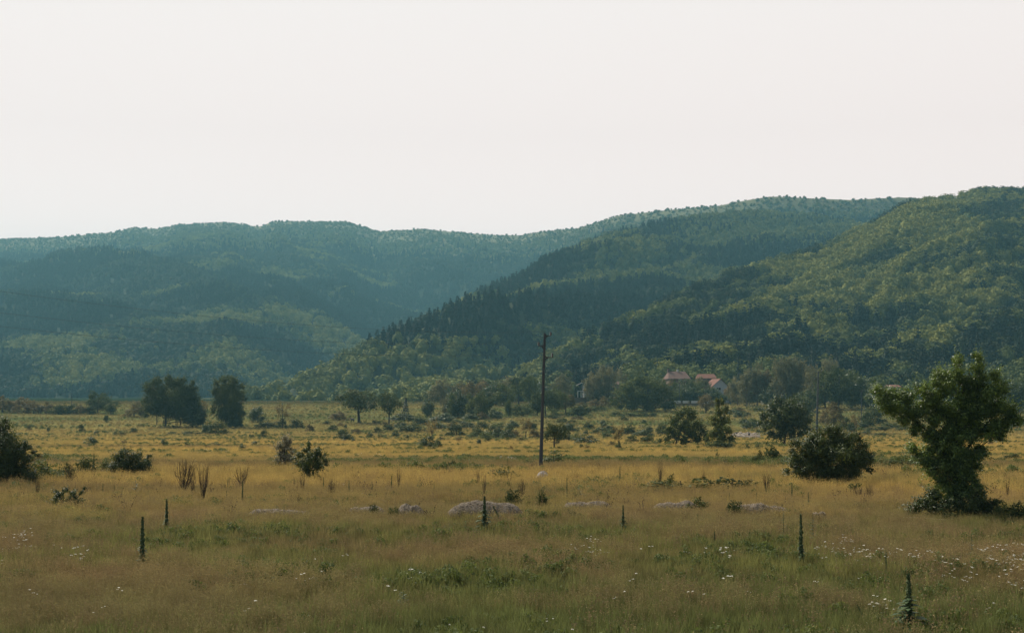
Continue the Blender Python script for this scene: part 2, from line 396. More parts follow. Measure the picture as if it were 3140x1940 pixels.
def row(kind_, items, noun, where, cat, group, small=False, g=.3):
    """plants of one group, each labelled by its look and its order from the left"""
    items = sorted(items, key=lambda t: t[0])
    ws = sorted(i[2] for i in items); hs = sorted(i[3] for i in items)
    for n, it in enumerate(items):
        kind = it[4] if len(it) > 4 else kind_
        px, py, w, h = it[:4]
        size = 'broad' if w > 1.8*h else ('slender' if h > 1.5*w else 'rounded')
        tone = {'bush':'green','dark_bush':'dark green','brown_bush':'olive brown','pale_bush':'pale green','low_bush':'low green','round_tree':'green',
                'dark_tree':'dark green','brown_tree':'brownish','spread_tree':'green','grey_tree':'grey green','open_tree':'thin open','column_tree':'green','conifer':'blackish green conical'}[kind]
        od = ORD[n] if n < len(ORD) else 'last'
        if n == len(items)-1: od = 'rightmost'
        elif n == 0: od = 'leftmost'
        lab = f"{tone} {noun}, {od}{'' if n in (0,len(items)-1) else ' from left'} of {where}"
        place(kind, px, py, w, h, lab, cat, group, small=small, g=g)

# --- hero plants shaped from blobs given in photo pixels about their base
def hero(name, base, blobs, leaf, dens, mat, label, cat, limbs=(), g=.35, trunk=None, seed=1, depth=.8, bark='bark', blossoms=None, crown_name='crown', trunk_name='trunk'):
    bx, by = base; p = at(bx, by, g); s = p.y/F; rng = np.random.default_rng(seed)
    o = empty(name, p, label, cat)
    C=[]; R=[]
    for (x, y, r) in blobs:
        m = max(6, int(9*(r/22.)**1.2)+4)
        for j in range(m):
            d = unit(rng.normal(0,1,3))*rng.uniform(.2,1)**.5*r*.72
            C.append(((x-bx+d[0])*s, d[1]*s*1.2 + rng.normal(0, r*depth*.9)*s, (by-y+d[2])*s+g)); R.append(r*rng.uniform(.42,.95)*s)
    C=np.array(C); R=np.array(R); C[:,2]=np.maximum(C[:,2], R*.5)
    q = QM()
    for c, r in zip(C, R):
        n = int(dens*2.8*(r/leaf)**2)+10
        q.add(*clump_leaves(c[None], np.array([r]), n, leaf, rng, fill=.1))
    ns = len(C); cen = C.mean(0); d = unit(unit(C-cen)+rng.normal(0,.3,(ns,3))+np.array([0,0,.4]))
    q.add(*sprigs(rng, C+d*R[:,None]*.7, d, R*rng.uniform(.7,2.3,ns), 11, leaf))
    part(crown_name, q.mesh(crown_name, MAT[mat]), o)
    w = QM()
    tr = trunk or [(bx,by,9),(bx,by-150,7)]
    w.add(*tube([((x-bx)*s, 0, (by-y)*s+(g if i else -.05)) for i,(x,y,r) in enumerate(tr)], [r*s for x,y,r in tr], 8))
    for L_ in limbs:
        yy = rng.normal(0,12)
        w.add(*tube([((x-bx)*s, yy*s*i/len(L_), (by-y)*s+g) for i,(x,y,r) in enumerate(L_)], [r*s*.65 for x,y,r in L_], 6))
    for i in rng.integers(0, ns, 16):
        a = C[i]; b_ = np.array([0,0,min(a[2]*.6, (by-tr[-1][1])*s)])
        w.add(*tube([b_, (a+b_)/2+rng.normal(0,.08,3), a], [1.6*s,1.0*s,.4*s], 4))
    part(trunk_name, w.mesh(trunk_name, MAT[bark]), o)
    return o

# --- dry shrubs, mulleins, thistles
def make_dry(seed, spread=.42, n=30, wr=.0085):
    rng = np.random.default_rng(seed); w = QM()
    w.add(*tube([(0,0,-.02),(.01,0,.18),(0,0,.38)], [wr*2.0,wr*1.6,wr*1.2], 5))
    for i in range(n):
        a = rng.uniform(0,2*PI); t0 = rng.uniform(.1,.42); r = spread*rng.uniform(.35,1.05); top = rng.uniform(.65,1.0)
        d = np.array([math.cos(a), math.sin(a), 0])
        pts = [np.array([0,0,t0]), d*r*.55+np.array([0,0,t0+(top-t0)*.38]), d*r*.9+np.array([0,0,t0+(top-t0)*.72]), d*r+np.array([0,0,top])]
        pts = [p+rng.normal(0,.012,3) for p in pts]; pts[0] = np.array([0,0,t0])
        w.add(*tube(pts, [wr,wr*.8,wr*.6,wr*.35], 4))
        for k in range(4):
            s = pts[1]*(1-k/4)+pts[3]*(k/4); e = s+d*rng.uniform(-.06,.12)+np.array([rng.normal(0,.05),rng.normal(0,.05),rng.uniform(.05,.16)])
            w.add(*tube([s,e], [wr*.5,wr*.3], 3))
    return w.mesh('branches', MAT['dry'])
DRY = [make_dry(31+i) for i in range(4)] + [make_dry(51, .25, 18), make_dry(52, .22, 16)]
def dry(px, py, w, h, label, group='dead brown stalks standing in the meadow', i=None):
    p = at(px, py, .4); s = p.y/F; k = int(px) if i is None else i
    o = part('dead_shrub', DRY[k % len(DRY)]); o.location = p; o.scale = (w*s*1.15,w*s*1.15,h*s+.55); o.rotation_euler=(0,0,px*.7)
    return tag(o, label, 'dead shrub', group)
def make_mullein(seed, spike_z=.35, fat=1.0, lf=.5):
    rng = np.random.default_rng(seed); q = QM(); w = QM()
    zs = np.linspace(0,1,16)
    # stalk (unit height), knobbly flower spike, leaves that shrink upwards
    w.add(*tube([(0,0,-.02),(.004,0,.5),(0,0,spike_z+.05)], [.012,.010,.009], 6))
    n = 620; z = spike_z+(1-spike_z)*rng.random(n)**1.25; a = rng.uniform(0,2*PI,n)
    r = fat*(.020*(1-np.clip((z-spike_z)/(1-spike_z),0,1)**2.2)+.004)*(1+.22*np.sin(z*70+seed))
    P = np.stack([np.cos(a)*r, np.sin(a)*r, z],1); N = np.stack([np.cos(a),np.sin(a),.4*np.ones(n)],1)
    q.add(*leaf_cards(P,N,.016*fat,rng,.7))
    q.add(*tube([(0,0,spike_z),(0,0,(1+spike_z)/2),(0,0,.99)], [.012*fat,.013*fat,.003], 7), .3)
    l = QM()
    for i in range(80):
        t = rng.uniform(0,1)**1.2; zz = .02+t**.8*(spike_z+.38); a = rng.uniform(0,2*PI); ln = lf*(.14*(1-t)**.6+.055)*rng.uniform(.7,1.2)*fat; wd = ln*.22
        d = np.array([math.cos(a),math.sin(a),0]); sd = np.array([-math.sin(a),math.cos(a),0]); el = rng.uniform(.3,.9)
        pts = [np.array([0,0,zz])+d*ln*u+np.array([0,0,ln*(el*u-.75*u*u)]) for u in (0,.35,.7,1)]
        ww = [wd*.4,wd,wd*.8,wd*.05]
        V = np.array([p+s_*sd*x for p,x in zip(pts,ww) for s_ in (-1,1)]); Q=[(0,1,3,2),(2,3,5,4),(4,5,7,6)]
        l.add(V,Q,rng.random())
    return q.mesh('flower_spike', MAT['spike']), l.mesh('leaves', MAT['mullein']), w.mesh('stalk', MAT['mullein'])
MUL = [make_mullein(71,.22), make_mullein(72,.34), make_mullein(73,.30,1.1,1.0), make_mullein(74,.35,.8)]
def mullein(px, top, bot, label, i=None, tilt=0.0, fat=1.0, group='tall green mullein stalks in the meadow'):
    p = at(px, bot, .35); s = p.y/F; H = (bot-top)*s+.45; k = int(px) if i is None else i
    me = MUL[k % len(MUL)]
    o = empty('mullein', p, label, 'mullein', group); f = max(.75, min(1.5, fat))
    o.scale = (H*f, H*f, H); o.rotation_euler = (0, tilt, px*.9 if not tilt else 0)
    part('flower_spike', me[0], o); part('leaves', me[1], o); part('stalk', me[2], o)
    return o
# ---------------------------------------------------------------- valley floor smoothing
_ys = np.arange(-400, 6200, 5.0); _zs = zt(_ys)
_k = np.ones(13)/13; _zz = np.convolve(np.pad(_zs, 6, mode='edge'), _k, mode='valid')
def zt(y): return np.interp(y, _ys, _zz)

# ---------------------------------------------------------------- camera, sky, sun
cam = bpy.data.objects.new('camera', bpy.data.cameras.new('camera')); COL.objects.link(cam)
cam.location = (0,0,CAM_Z); cam.data.sensor_width = 36; cam.data.lens = 36*F/3140*math.cos(math.atan(270/F))
cam.rotation_euler = (PI/2+math.atan((HZ-970)/F), 0, 0)
cam.data.clip_start = .5; cam.data.clip_end = 20000
S.camera = cam
SUN_EL, SUN_AZ = math.radians(43), math.radians(-42)      # azimuth: negative = left of the view
sv = Vector((math.sin(SUN_AZ)*math.cos(SUN_EL), math.cos(SUN_AZ)*math.cos(SUN_EL), math.sin(SUN_EL)))
sl = bpy.data.lights.new('sun','SUN'); sl.energy = 4.2; sl.angle = math.radians(.5); sl.color = (1,.93,.80)
so = bpy.data.objects.new('sun', sl); COL.objects.link(so); so.rotation_euler = (-sv).to_track_quat('-Z','Y').to_euler(); so.location=(0,0,900)
w = bpy.data.worlds.new('World'); S.world = w; w.use_nodes = True; nt = w.node_tree; nt.nodes.clear()
sky = nt.nodes.new('ShaderNodeTexSky'); sky.sky_type = 'NISHITA'; sky.sun_disc = False
sky.sun_elevation = SUN_EL; sky.sun_rotation = SUN_AZ; sky.air_density = 1.0; sky.dust_density = 6.0; sky.ozone_density = 1.0
bg = nt.nodes.new('ShaderNodeBackground'); bg.inputs['Strength'].default_value = 1.0
hs = nt.nodes.new('ShaderNodeHueSaturation'); hs.inputs['Saturation'].default_value = .6; hs.inputs['Value'].default_value = .15
nt.links.new(sky.outputs[0], hs.inputs['Color'])
# bright milky veil of thin cloud over the part of the sky towards the sun, faded overhead and behind to hold down ambient light
tc = nt.nodes.new('ShaderNodeTexCoord'); sp_ = nt.nodes.new('ShaderNodeSeparateXYZ'); nt.links.new(tc.outputs['Generated'], sp_.inputs[0])
dt = nt.nodes.new('ShaderNodeVectorMath'); dt.operation = 'DOT_PRODUCT'; dt.inputs[1].default_value = (math.sin(math.radians(-20)), math.cos(math.radians(-20)), 0)
nt.links.new(tc.outputs['Generated'], dt.inputs[0])
def mr(src, a0, a1, b0, b1):
    m_ = nt.nodes.new('ShaderNodeMapRange'); m_.interpolation_type = 'SMOOTHSTEP'
    for k_, v_ in zip(('From Min','From Max','To Min','To Max'), (a0,a1,b0,b1)): m_.inputs[k_].default_value = v_
    nt.links.new(src, m_.inputs['Value']); return m_.outputs['Result']
wa = mr(dt.outputs['Value'], .2, .70, 0, 1); we = mr(sp_.outputs['Z'], .36, .75, 1, 0)
wm = nt.nodes.new('ShaderNodeMath'); wm.operation = 'MULTIPLY'; nt.links.new(wa, wm.inputs[0]); nt.links.new(we, wm.inputs[1])
cr_ = nt.nodes.new('ShaderNodeValToRGB'); cr_.color_ramp.interpolation = 'LINEAR'
r_ = nt.nodes.new('ShaderNodeMapRange'); r_.inputs['From Max'].default_value = .4; nt.links.new(sp_.outputs['Z'], r_.inputs['Value']); nt.links.new(r_.outputs['Result'], cr_.inputs['Fac'])
els = cr_.color_ramp.elements
while len(els) < len(VEIL): els.new(.5)
for e_, (zz_, c_) in zip(els, VEIL): e_.position = zz_/.4; e_.color = (c_[0]/4, c_[1]/4, c_[2]/4, 1)
vs = nt.nodes.new('ShaderNodeVectorMath'); vs.operation = 'SCALE'; vs.inputs['Scale'].default_value = 4; nt.links.new(cr_.outputs['Color'], vs.inputs[0])
mxw = nt.nodes.new('ShaderNodeMix'); mxw.data_type = 'RGBA'; mxw.clamp_result = False
nt.links.new(wm.outputs[0], mxw.inputs['Factor']); nt.links.new(hs.outputs[0], mxw.inputs['A']); nt.links.new(vs.outputs[0], mxw.inputs['B'])
nt.links.new(mxw.outputs['Result'], bg.inputs['Color'])
wo = nt.nodes.new('ShaderNodeOutputWorld'); nt.links.new(bg.outputs[0], wo.inputs['Surface'])
S.view_settings.view_transform = 'Standard'; S.view_settings.look = 'None'; S.view_settings.gamma = 1
S.view_settings.exposure = EXPO

# ---------------------------------------------------------------- ground
gy = np.concatenate([np.arange(-150,900,12.5), np.arange(900,5601,150)]); gx = np.linspace(-3200,3200,33)
GX, GY = np.meshgrid(gx, gy); V = np.stack([GX.ravel(), GY.ravel(), zt(GY.ravel())],1)
nx, ny = len(gx), len(gy); I = np.arange(nx*ny).reshape(ny,nx)
Q = np.stack([I[:-1,:-1].ravel(), I[:-1,1:].ravel(), I[1:,1:].ravel(), I[1:,:-1].ravel()],1)
tag(part('ground', qmesh('ground', V, Q, MAT['ground'], smooth=True)), 'grassy valley floor running back to the wooded hills', 'ground', kind='structure')

# ---------------------------------------------------------------- hills
class Hill:
    def __init__(s, ridge, foot, p, amp, Ls, ang, th, seed):
        s.r = np.array(ridge, float); s.f = np.array(foot, float); s.p=p; s.amp=amp; s.Ls=Ls; s.ang=ang; s.th=th; s.seed=seed
    def surf(s, px, t):
        py = np.interp(px, s.r[:,0], s.r[:,1]); Yr = np.interp(px, s.r[:,0], s.r[:,2]); Yf = np.interp(px, s.f[:,0], s.f[:,1])
        Y = Yf + t*(Yr-Yf); zf = zt(Yf)-1.5; zr = CAM_Z + (HZ-py)/F*Yr - s.th
        pr = np.where(t<=1, np.clip(t,0,1)**s.p, 1-(t-1)*1.3)
        x = (px-CX)/F*Y
        c, sn = math.cos(s.ang), math.sin(s.ang)
        u = x*c + Y*sn; v = -x*sn + Y*c
        n = fbm(u/s.Ls+s.seed, v/(s.Ls*3.0)+s.seed*2, 4) - .5
        rid = .5-np.abs(fbm(u/(s.Ls*.8)+9+s.seed, v/(s.Ls*2.6), 3)-.5)*3
        wgt = np.sin(np.clip(t,0,1)*PI)**.8
        z = zf + (zr-zf)*pr + (n*1.2+ (rid-.25)*.5)*s.amp*wgt
        return x, Y, z
    def mesh(s, name, label, step=14, nt_=70, x0=-700, mat='hill'):
        pxs = np.arange(x0, 4100, step); ts = np.linspace(0,1.5,nt_)
        PX, T = np.meshgrid(pxs, ts); x,Y,z = s.surf(PX.ravel(), T.ravel())
        n, m = len(pxs), nt_; I = np.arange(n*m).reshape(m,n)
        Q = np.stack([I[:-1,:-1].ravel(), I[:-1,1:].ravel(), I[1:,1:].ravel(), I[1:,:-1].ravel()],1)
        return tag(part(name, qmesh(name, np.stack([x,Y,np.maximum(z,-1)],1), Q, MAT[mat], smooth=True)), label, 'hill', kind='structure')
    def sample(s, n, rng, tmax=1.03, px0=-600, px1=3850):
        # uniform over the ground: weight by distance, rejection
        px = rng.uniform(px0, px1, n*3); t = rng.uniform(0, tmax, n*3)
        x, Y, z = s.surf(px, t); Yr = np.interp(px, s.r[:,0], s.r[:,2]); Yf = np.interp(px, s.f[:,0], s.f[:,1])
        wgt = Y*np.abs(Yr-Yf); keep = rng.random(n*3) < wgt/wgt.max()
        i = np.where(keep)[0][:n]
        return px[i], t[i], x[i], Y[i], z[i]
far = Hill([(-700,770,4300),(-300,745,4300),(0,727,4200),(150,722,4200),(340,705,4200),(400,690,4200),(470,695,4200),(540,682,4200),(680,674,4200),(720,678,4200),(790,688,4200),(830,671,4150),(1060,672,4100),(1100,684,4100),(1160,702,4100),
            (1290,695,4050),(1420,706,4000),(1510,713,3950),(1600,714,3900),(1650,704,3800),(1780,690,3600),(1900,652,3400),(2050,634,3250),(2130,628,3200),(2200,622,3100),(2290,604,3000),(2370,591,2950),(2500,597,2900),(2620,602,2900),(2700,597,2900),(2780,594,2900),(2900,600,2900),(3200,620,2900),(3900,600,2900)],
           [(-700,1500),(700,1500),(1100,1900),(1700,2300),(2300,2300),(3900,2200)], 1.0, 110, 330, .5, 5, 1)
mid = Hill([(-700,1245,1250),(500,1243,1250),(760,1232,1250),(860,1205,1300),(960,1168,1350),(1010,1135,1400),(1060,1095,1450),(1130,1060,1500),(1200,1015,1550),(1350,955,1650),(1480,888,1800),(1600,842,1900),(1680,785,2000),(1800,735,2100),(1900,702,2150),(2000,680,2200),(2150,655,2300),(2300,640,2400),(2500,650,2450),(2700,690,2400),(3100,720,2350),(3900,760,2300)],
           [(-700,1000),(700,1000),(1000,900),(1500,950),(2100,1300),(3900,1500)], 1.05, 72, 170, -.7, 9, 4)
near = Hill([(-700,1250,900),(1250,1246,900),(1420,1225,920),(1560,1170,980),(1650,1112,1020),(1740,1055,1060),(1860,1000,1120),(2000,945,1180),(2100,893,1250),(2220,845,1330),(2350,803,1400),(2450,780,1450),(2560,742,1520),(2640,700,1600),(2700,672,1650),(2780,622,1700),(2850,604,1740),(2950,597,1760),(3010,580,1780),(3060,573,1780),(3150,577,1780),(3500,560,1800),(3900,540,1800)],
           [(-700,760),(1400,800),(1900,760),(3900,760)], 1.1, 50, 120, -.75, 8, 8)
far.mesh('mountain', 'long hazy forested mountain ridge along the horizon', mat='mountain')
mid.mesh('hillside', 'wooded spur descending to the left behind the utility pole', x0=560)
near.mesh('hillside', 'nearest green wooded hillside rising to the right', x0=1160)

# ---------------------------------------------------------------- instancing helper (only for uncountable stuff)
def scatter(name, P, idx, rot, scl, protos, label, cat):
    """protos: list of meshes; they live in a collection that is not part of the scene"""
    c = bpy.data.collections.new(name+'_sources')
    for i, me in enumerate(protos):
        c.objects.link(bpy.data.objects.new(f'{name}_source_{i:02d}', me))
    n = len(P); me = bpy.data.meshes.new(name); me.vertices.add(n); me.vertices.foreach_set('co', np.asarray(P,dtype=np.float32).ravel())
    a = me.attributes.new('idx','INT','POINT'); a.data.foreach_set('value', np.asarray(idx,dtype=np.int32))
    a = me.attributes.new('rot','FLOAT_VECTOR','POINT'); a.data.foreach_set('vector', np.asarray(rot,dtype=np.float32).ravel())
    a = me.attributes.new('scl','FLOAT_VECTOR','POINT'); a.data.foreach_set('vector', np.asarray(scl,dtype=np.float32).ravel())
    me.update()
    o = part(name, me)
    g = bpy.data.node_groups.new(name+'_scatter','GeometryNodeTree')
    g.interface.new_socket('Geometry', in_out='INPUT', socket_type='NodeSocketGeometry')
    g.interface.new_socket('Geometry', in_out='OUTPUT', socket_type='NodeSocketGeometry')
    gi = g.nodes.new('NodeGroupInput'); go = g.nodes.new('NodeGroupOutput')
    ip = g.nodes.new('GeometryNodeInstanceOnPoints'); ci = g.nodes.new('GeometryNodeCollectionInfo')
    ci.inputs['Collection'].default_value = c; ci.inputs['Separate Children'].default_value = True; ci.inputs['Reset Children'].default_value = True
    def na(nm, t):
        k = g.nodes.new('GeometryNodeInputNamedAttribute'); k.data_type = t; k.inputs['Name'].default_value = nm; return k.outputs['Attribute']
    L = g.links.new
    L(gi.outputs[0], ip.inputs['Points']); L(ci.outputs[0], ip.inputs['Instance']); ip.inputs['Pick Instance'].default_value = True
    L(na('idx','INT'), ip.inputs['Instance Index']); L(na('rot','FLOAT_VECTOR'), ip.inputs['Rotation']); L(na('scl','FLOAT_VECTOR'), ip.inputs['Scale'])
    L(ip.outputs[0], go.inputs[0])
    m = o.modifiers.new('scatter','NODES'); m.node_group = g
    return tag(o, label, cat, kind='stuff')

def crown_proto(seed, mat, n, leaf, shape):
    rng = np.random.default_rng(seed); q = QM()
    if shape == 'pine':
        P=[];N=[]
        for k in range(9):
            z=.05+.9*k/8; r=.42*(1-z)**.8+.02; m=int(5+n/9*(1.5-z)); a=rng.uniform(0,6.28,m); rr=r*rng.uniform(.4,1.05,m)
            P.append(np.stack([np.cos(a)*rr,np.sin(a)*rr,z-rr*.15],1)); N.append(np.stack([np.cos(a)*.6,np.sin(a)*.6,np.ones(m)*.8],1))
        q.add(*leaf_cards(np.concatenate(P),np.concatenate(N),leaf,rng,.6))
        C=np.array([[0,0,z] for z in (.15,.4,.65)]); R=np.array([.25,.17,.09])
    else:
        k=9; D=unit(rng.normal(0,1,(k,3))+np.array([0,0,.3])); C=D*rng.uniform(.12,.3,k)[:,None]+np.array([0,0,.5]); R=rng.uniform(.16,.27,k)
        q.add(*clump_leaves(C,R,n//k,leaf,rng,up=.5,fill=.75))
        C=np.array([[0,0,.42]]); R=np.array([.30])
    for c,r in zip(C,R):    # added solid core inside the crown so that no light leaks through
        th=np.linspace(0,2*PI,7)[:-1]; V=[c+np.array([0,0,-r*1.3])]
        V=np.array([c+r*np.array([math.cos(a)*math.cos(e),math.sin(a)*math.cos(e),math.sin(e)*1.3]) for e in (-1.2,-.4,.4,1.2) for a in th])
        Qq=[(e*6+j,e*6+(j+1)%6,(e+1)*6+(j+1)%6,(e+1)*6+j) for e in range(3) for j in range(6)]
        q.add(V,Qq,.2)
    return q.mesh('crown', MAT[mat])
def crown_set(n, leaf):
    out=[]
    for mat,sh in (('f_light','d'),('f_mid','d'),('f_dark','d'),('f_pine','pine'),('f_far','d')):
        for s in range(3): out.append(crown_proto(200+s*7+len(out), mat, n, leaf, sh))
    return out
SETN = crown_set(260, .060); SETF = crown_set(70, .11)
def sm(a,b,x): t=np.clip((x-a)/(b-a),0,1); return t*t*(3-2*t)
def woods(name, hill, n, species, size, seed, label, protos):
    rng = np.random.default_rng(seed); px,t,x,Y,z = hill.sample(n, rng)
    py = HZ - (z-CAM_Z)/Y*F
    k, hs_, ws_, keep = species(px,py,t,x,Y,rng)
    idx = k*3 + rng.integers(0,3,len(px)); s = size*rng.uniform(.6,1.35,len(px))
    scl = np.stack([s*ws_, s*ws_, s*hs_],1); rot = np.stack([rng.normal(0,.05,len(px)),rng.normal(0,.05,len(px)),rng.uniform(0,6.28,len(px))],1)
    P = np.stack([x,Y,z-s*hs_*.08],1); kk = keep
    return scatter(name, P[kk], idx[kk], rot[kk], scl[kk], protos, label, 'woodland')
def sp_far(px,py,t,x,Y,rng):
    ry = np.interp(px, far.r[:,0], far.r[:,1]); d = py-ry; rg_ = sm(.86,.95,t)
    n1 = fbm(x/160, Y/160+5, 4)+rng.normal(0,.03,len(px)); n2 = fbm(x/500+3, Y/500, 3)
    top = 1-sm(55,105,d+ (n1-.5)*90 + np.where(px<350, 30, 0))
    k = np.full(len(px), 2); r = rng.random(len(px))
    k = np.where(n1>.47, 2, 3)
    hot = np.exp(-(((px-1120)/170)**2+((py-930)/110)**2))*.22 + np.exp(-(((px-240)/200)**2+((py-1150)/80)**2))*.12 + np.exp(-(((px-60)/90)**2+((py-960)/60)**2))*.15
    k = np.where(n1+hot > .66, 1, k); k = np.where(n1+hot > .72, 0, k)
    k = np.where((r<top*.95), np.where(rng.random(len(px))<.45,4,1), k)
    h = np.where(k==3,1.15,np.where(k==4,.5,.9)); w_ = np.where(k==3,.8,np.where(k==4,.75,1.0)); h = h*(1-.55*rg_); w_ = w_*(1-.35*rg_)
    return k,h,w_, np.ones(len(px),bool)
def sp_mid(px,py,t,x,Y,rng):
    ry = np.interp(px, mid.r[:,0], mid.r[:,1]); d = py-ry
    n1 = fbm((x*.8+Y)/200+9, (x-Y)/75, 4)+rng.normal(0,.03,len(px)); r = rng.random(len(px))
    k = np.where(n1>.52, 1, 2); k = np.where(n1<.44, 3, k)
    edge = sm(90,10,d)*sm(1150,1350,px)*sm(2500,1900,px)
    k = np.where(r<edge*.3, 3, k)
    toe = sm(1020,1090,py+ (n1-.5)*140)*sm(1700,1400,px); k = np.where(r<toe, np.where(n1>.42,0,1), k)
    lit = np.exp(-(((px-1700)/260)**2+((py-960)/80)**2))*.12; k = np.where(n1+lit>.60, 1, k); k=np.where(n1+lit>.66, 0, k)
    up = sm(2000,2150,px)*(1-sm(60,140,d)); k = np.where(r<up*.7, 1, k)
    return k, np.where(k==3,1.1,.95), np.where(k==3,.75,1.0), px>720
def sp_near(px,py,t,x,Y,rng):
    n1 = fbm((x+Y)/190+2, (x-Y)/55+7, 4)+rng.normal(0,.035,len(px)); r = rng.random(len(px))
    k = np.where(n1>.50, 0, 1); k = np.where(n1<.41, 2, k)
    n3 = fbm(x/38+7, Y/38, 3); band = sm(960,1040,py+(n1-.5)*160)*sm(1650,1850,px); k = np.where(n3<.38+.22*band, np.where(n3<.50,3,2), k) if False else np.where((band>.5)&(n3<.51), np.where(n3<.44,3,2), k); k = np.where((band>.5)&(n3>=.51)&(k==0)&(r<.5), 1, k)
    right = sm(2960,3120,px)*.6 + sm(620,585,py)*.5*sm(2900,3000,px); k = np.where(r<right*.7, 2, k)  # darker crowns towards the right edge imitate the shade of a gully
    gul = (n1<.37); k = np.where(gul & (rng.random(len(px))<.5), 3, k)
    foot = sm(.16,.05,t)*.35; k = np.where((foot>.15)&(n3>.5), 1, k)
    h = np.where(k==3,1.1,.95)
    return k, h, np.where(k==3,.75,1.0), px>1250
NQ = 1.0
woods('mountain_forest', far, int(70000*NQ), sp_far, 12.5, 11, 'hazy blue forest covering the long far mountain', SETF)
woods('spur_forest', mid, int(27000*NQ), sp_mid, 12.5, 12, 'dark conifers and paler broadleaf trees covering the middle spur', SETF)
woods('hillside_forest', near, int(25000*NQ), sp_near, 13.0, 13, 'green broadleaf forest covering the nearest hillside on the right', SETN)

# ---------------------------------------------------------------- meadow grass and flowers
def blades(seed, n, hgt, wid, spread, lean, mat, head=0.0, headw=.012, leafy=False):
    rng = np.random.default_rng(seed); q = QM()
    a = rng.uniform(0,6.28,n); r = spread*rng.random(n)**.5; bx=np.cos(a)*r; by=np.sin(a)*r
    la = rng.uniform(0,6.28,n); ll = lean*rng.uniform(.2,1.2,n)*hgt; h = hgt*rng.uniform(.55,1.1,n); fa = rng.uniform(0,3.14,n)
    V=[];T=[]
    for u,wf in ((0,1),(.45,.9),(.8,.6),(1,.12)):
        cx=bx+np.cos(la)*ll*u*u; cy=by+np.sin(la)*ll*u*u; cz=h*u
        for s in (-1,1):
            V.append(np.stack([cx+s*np.cos(fa)*wid*wf*.5, cy+s*np.sin(fa)*wid*wf*.5, cz-.02],1)); T.append(np.full(n,u))
    V=np.stack(V,1).reshape(-1,3); T=np.stack(T,1).ravel(); b=np.arange(n)*8
    Q=np.concatenate([np.stack([b+k,b+k+1,b+k+3,b+k+2],1) for k in (0,2,4)])
    q.add(V,Q,T)
    if head>0:
        m = 7; i=np.repeat(np.arange(n),m); u=np.tile(np.linspace(.76,1.04,m),n)
        P=np.stack([bx[i]+np.cos(la[i])*ll[i]*u*u, by[i]+np.sin(la[i])*ll[i]*u*u, h[i]*u],1)+rng.normal(0,headw*.9,(n*m,3))
        k = rng.random(len(P))<head; P=P[k]
        VV,QQ,_=leaf_cards(P, rng.normal(0,1,(len(P),3)), headw, rng, .55); q.add(VV,QQ,1.0)
    return q
GM = grass_mat('meadow_green_blades', .95, (.26,.22,.10), .35, .35)
GB = grass_mat('meadow_brown_heads', 1.1, (.33,.23,.12), .6, .3)
GO = grass_mat('meadow_ripe_grass', 1.05, (.46,.33,.13), .45, .35)
GL = foliage('meadow_lush_weeds', (.05,.075,.022), (.13,.16,.045), rough=.7, spec=.15, trans=.35, obj_var=.5)
TUFT = []
for s in range(3): TUFT.append(blades(300+s, 60, .50, .011, .22, .35, GM).mesh('tuft', GM))
for s in range(3): TUFT.append(blades(310+s, 46, .52, .007, .24, .30, GB, .85, .013).mesh('tuft', GB))
for s in range(3): TUFT.append(blades(320+s, 50, .52, .009, .24, .32, GO, .6, .013).mesh('tuft', GO))
for s in range(2):
    q = blades(330+s, 26, .42, .02, .20, .45, GL); rng_=np.random.default_rng(s); C=rng_.normal(0,.10,(9,3))*[1,1,.5]+[0,0,.28]
    q.add(*clump_leaves(C, np.full(9,.10), 22, .030, rng_)); TUFT.append(q.mesh('tuft', GL))
GT = grass_mat('meadow_tall_stems', 1.0, (.27,.185,.10), .8, .25)
for s in range(2): TUFT.append(blades(350+s, 9, .95, .008, .30, .18, GT, 1.0, .024).mesh('tuft', GT))
GD = simple('dead_weed_stems', (.06,.04,.028), .9, .4, 8)
for s in range(2): TUFT.append(blades(370+s, 7, 1.15, .018, .16, .30, GD, .8, .035).mesh('tuft', GD))
def field(n, y0, y1, rng, pw=1.0):
    u = rng.random(n); Y = (y0**(1+pw)+(y1**(1+pw)-y0**(1+pw))*u)**(1/(1+pw)); x = rng.uniform(-1,1,n)*(.48*Y+5)
    return x, Y
GP=[];GI=[];GR=[];GS=[]
def grass_layer(n, y0, y1, base, pw, rng):
    x,Y = field(n,y0,y1,rng,pw); n1 = fbm(x/9+30, Y/9, 4); n2 = fbm(x/4+60, Y/4+3, 3); r=rng.random(n)
    mid_ = np.clip((Y + (n2-.5)*30 - 60)/18, 0, 1)
    k = np.where(n1+ (r-.5)*.25 > .53, 1, 0); k = np.where(r < mid_, 2, k)
    k = np.where((n2>.62)&(rng.random(n)<.40)&(Y<95), 3, k); k = np.where((fbm(x/26+3, Y/9, 3)>.60)&(rng.random(n)<.45)&(Y>95), 3, k); k = np.where((n1<.36)&(rng.random(n)<.22)&(Y<95), 3, k)
    idx = np.where(k==3, 9+rng.integers(0,2,n), np.minimum(k,2)*3+rng.integers(0,3,n))
    s = base*rng.uniform(.7,1.25,n)*(.8+.5*n2)
    GP.append(np.stack([x,Y,zt(Y)],1)); GI.append(idx); GR.append(np.stack([rng.normal(0,.08,n),rng.normal(0,.08,n),rng.uniform(0,6.28,n)],1))
    s = np.where((k==3)&(Y>95), s*1.35, s)
    hs = np.where(Y>120,.75,1.0)*rng.uniform(.8,1.3,n)
    GS.append(np.stack([s,s,s*hs],1))
rg = np.random.default_rng(77)
grass_layer(int(66000*NQ), 27, 80, 1.1, 1.0, rg)
grass_layer(int(61000*NQ), 78, 170, 1.35, 1.0, rg)
grass_layer(int(54000*NQ), 165, 460, 1.25, .6, rg)
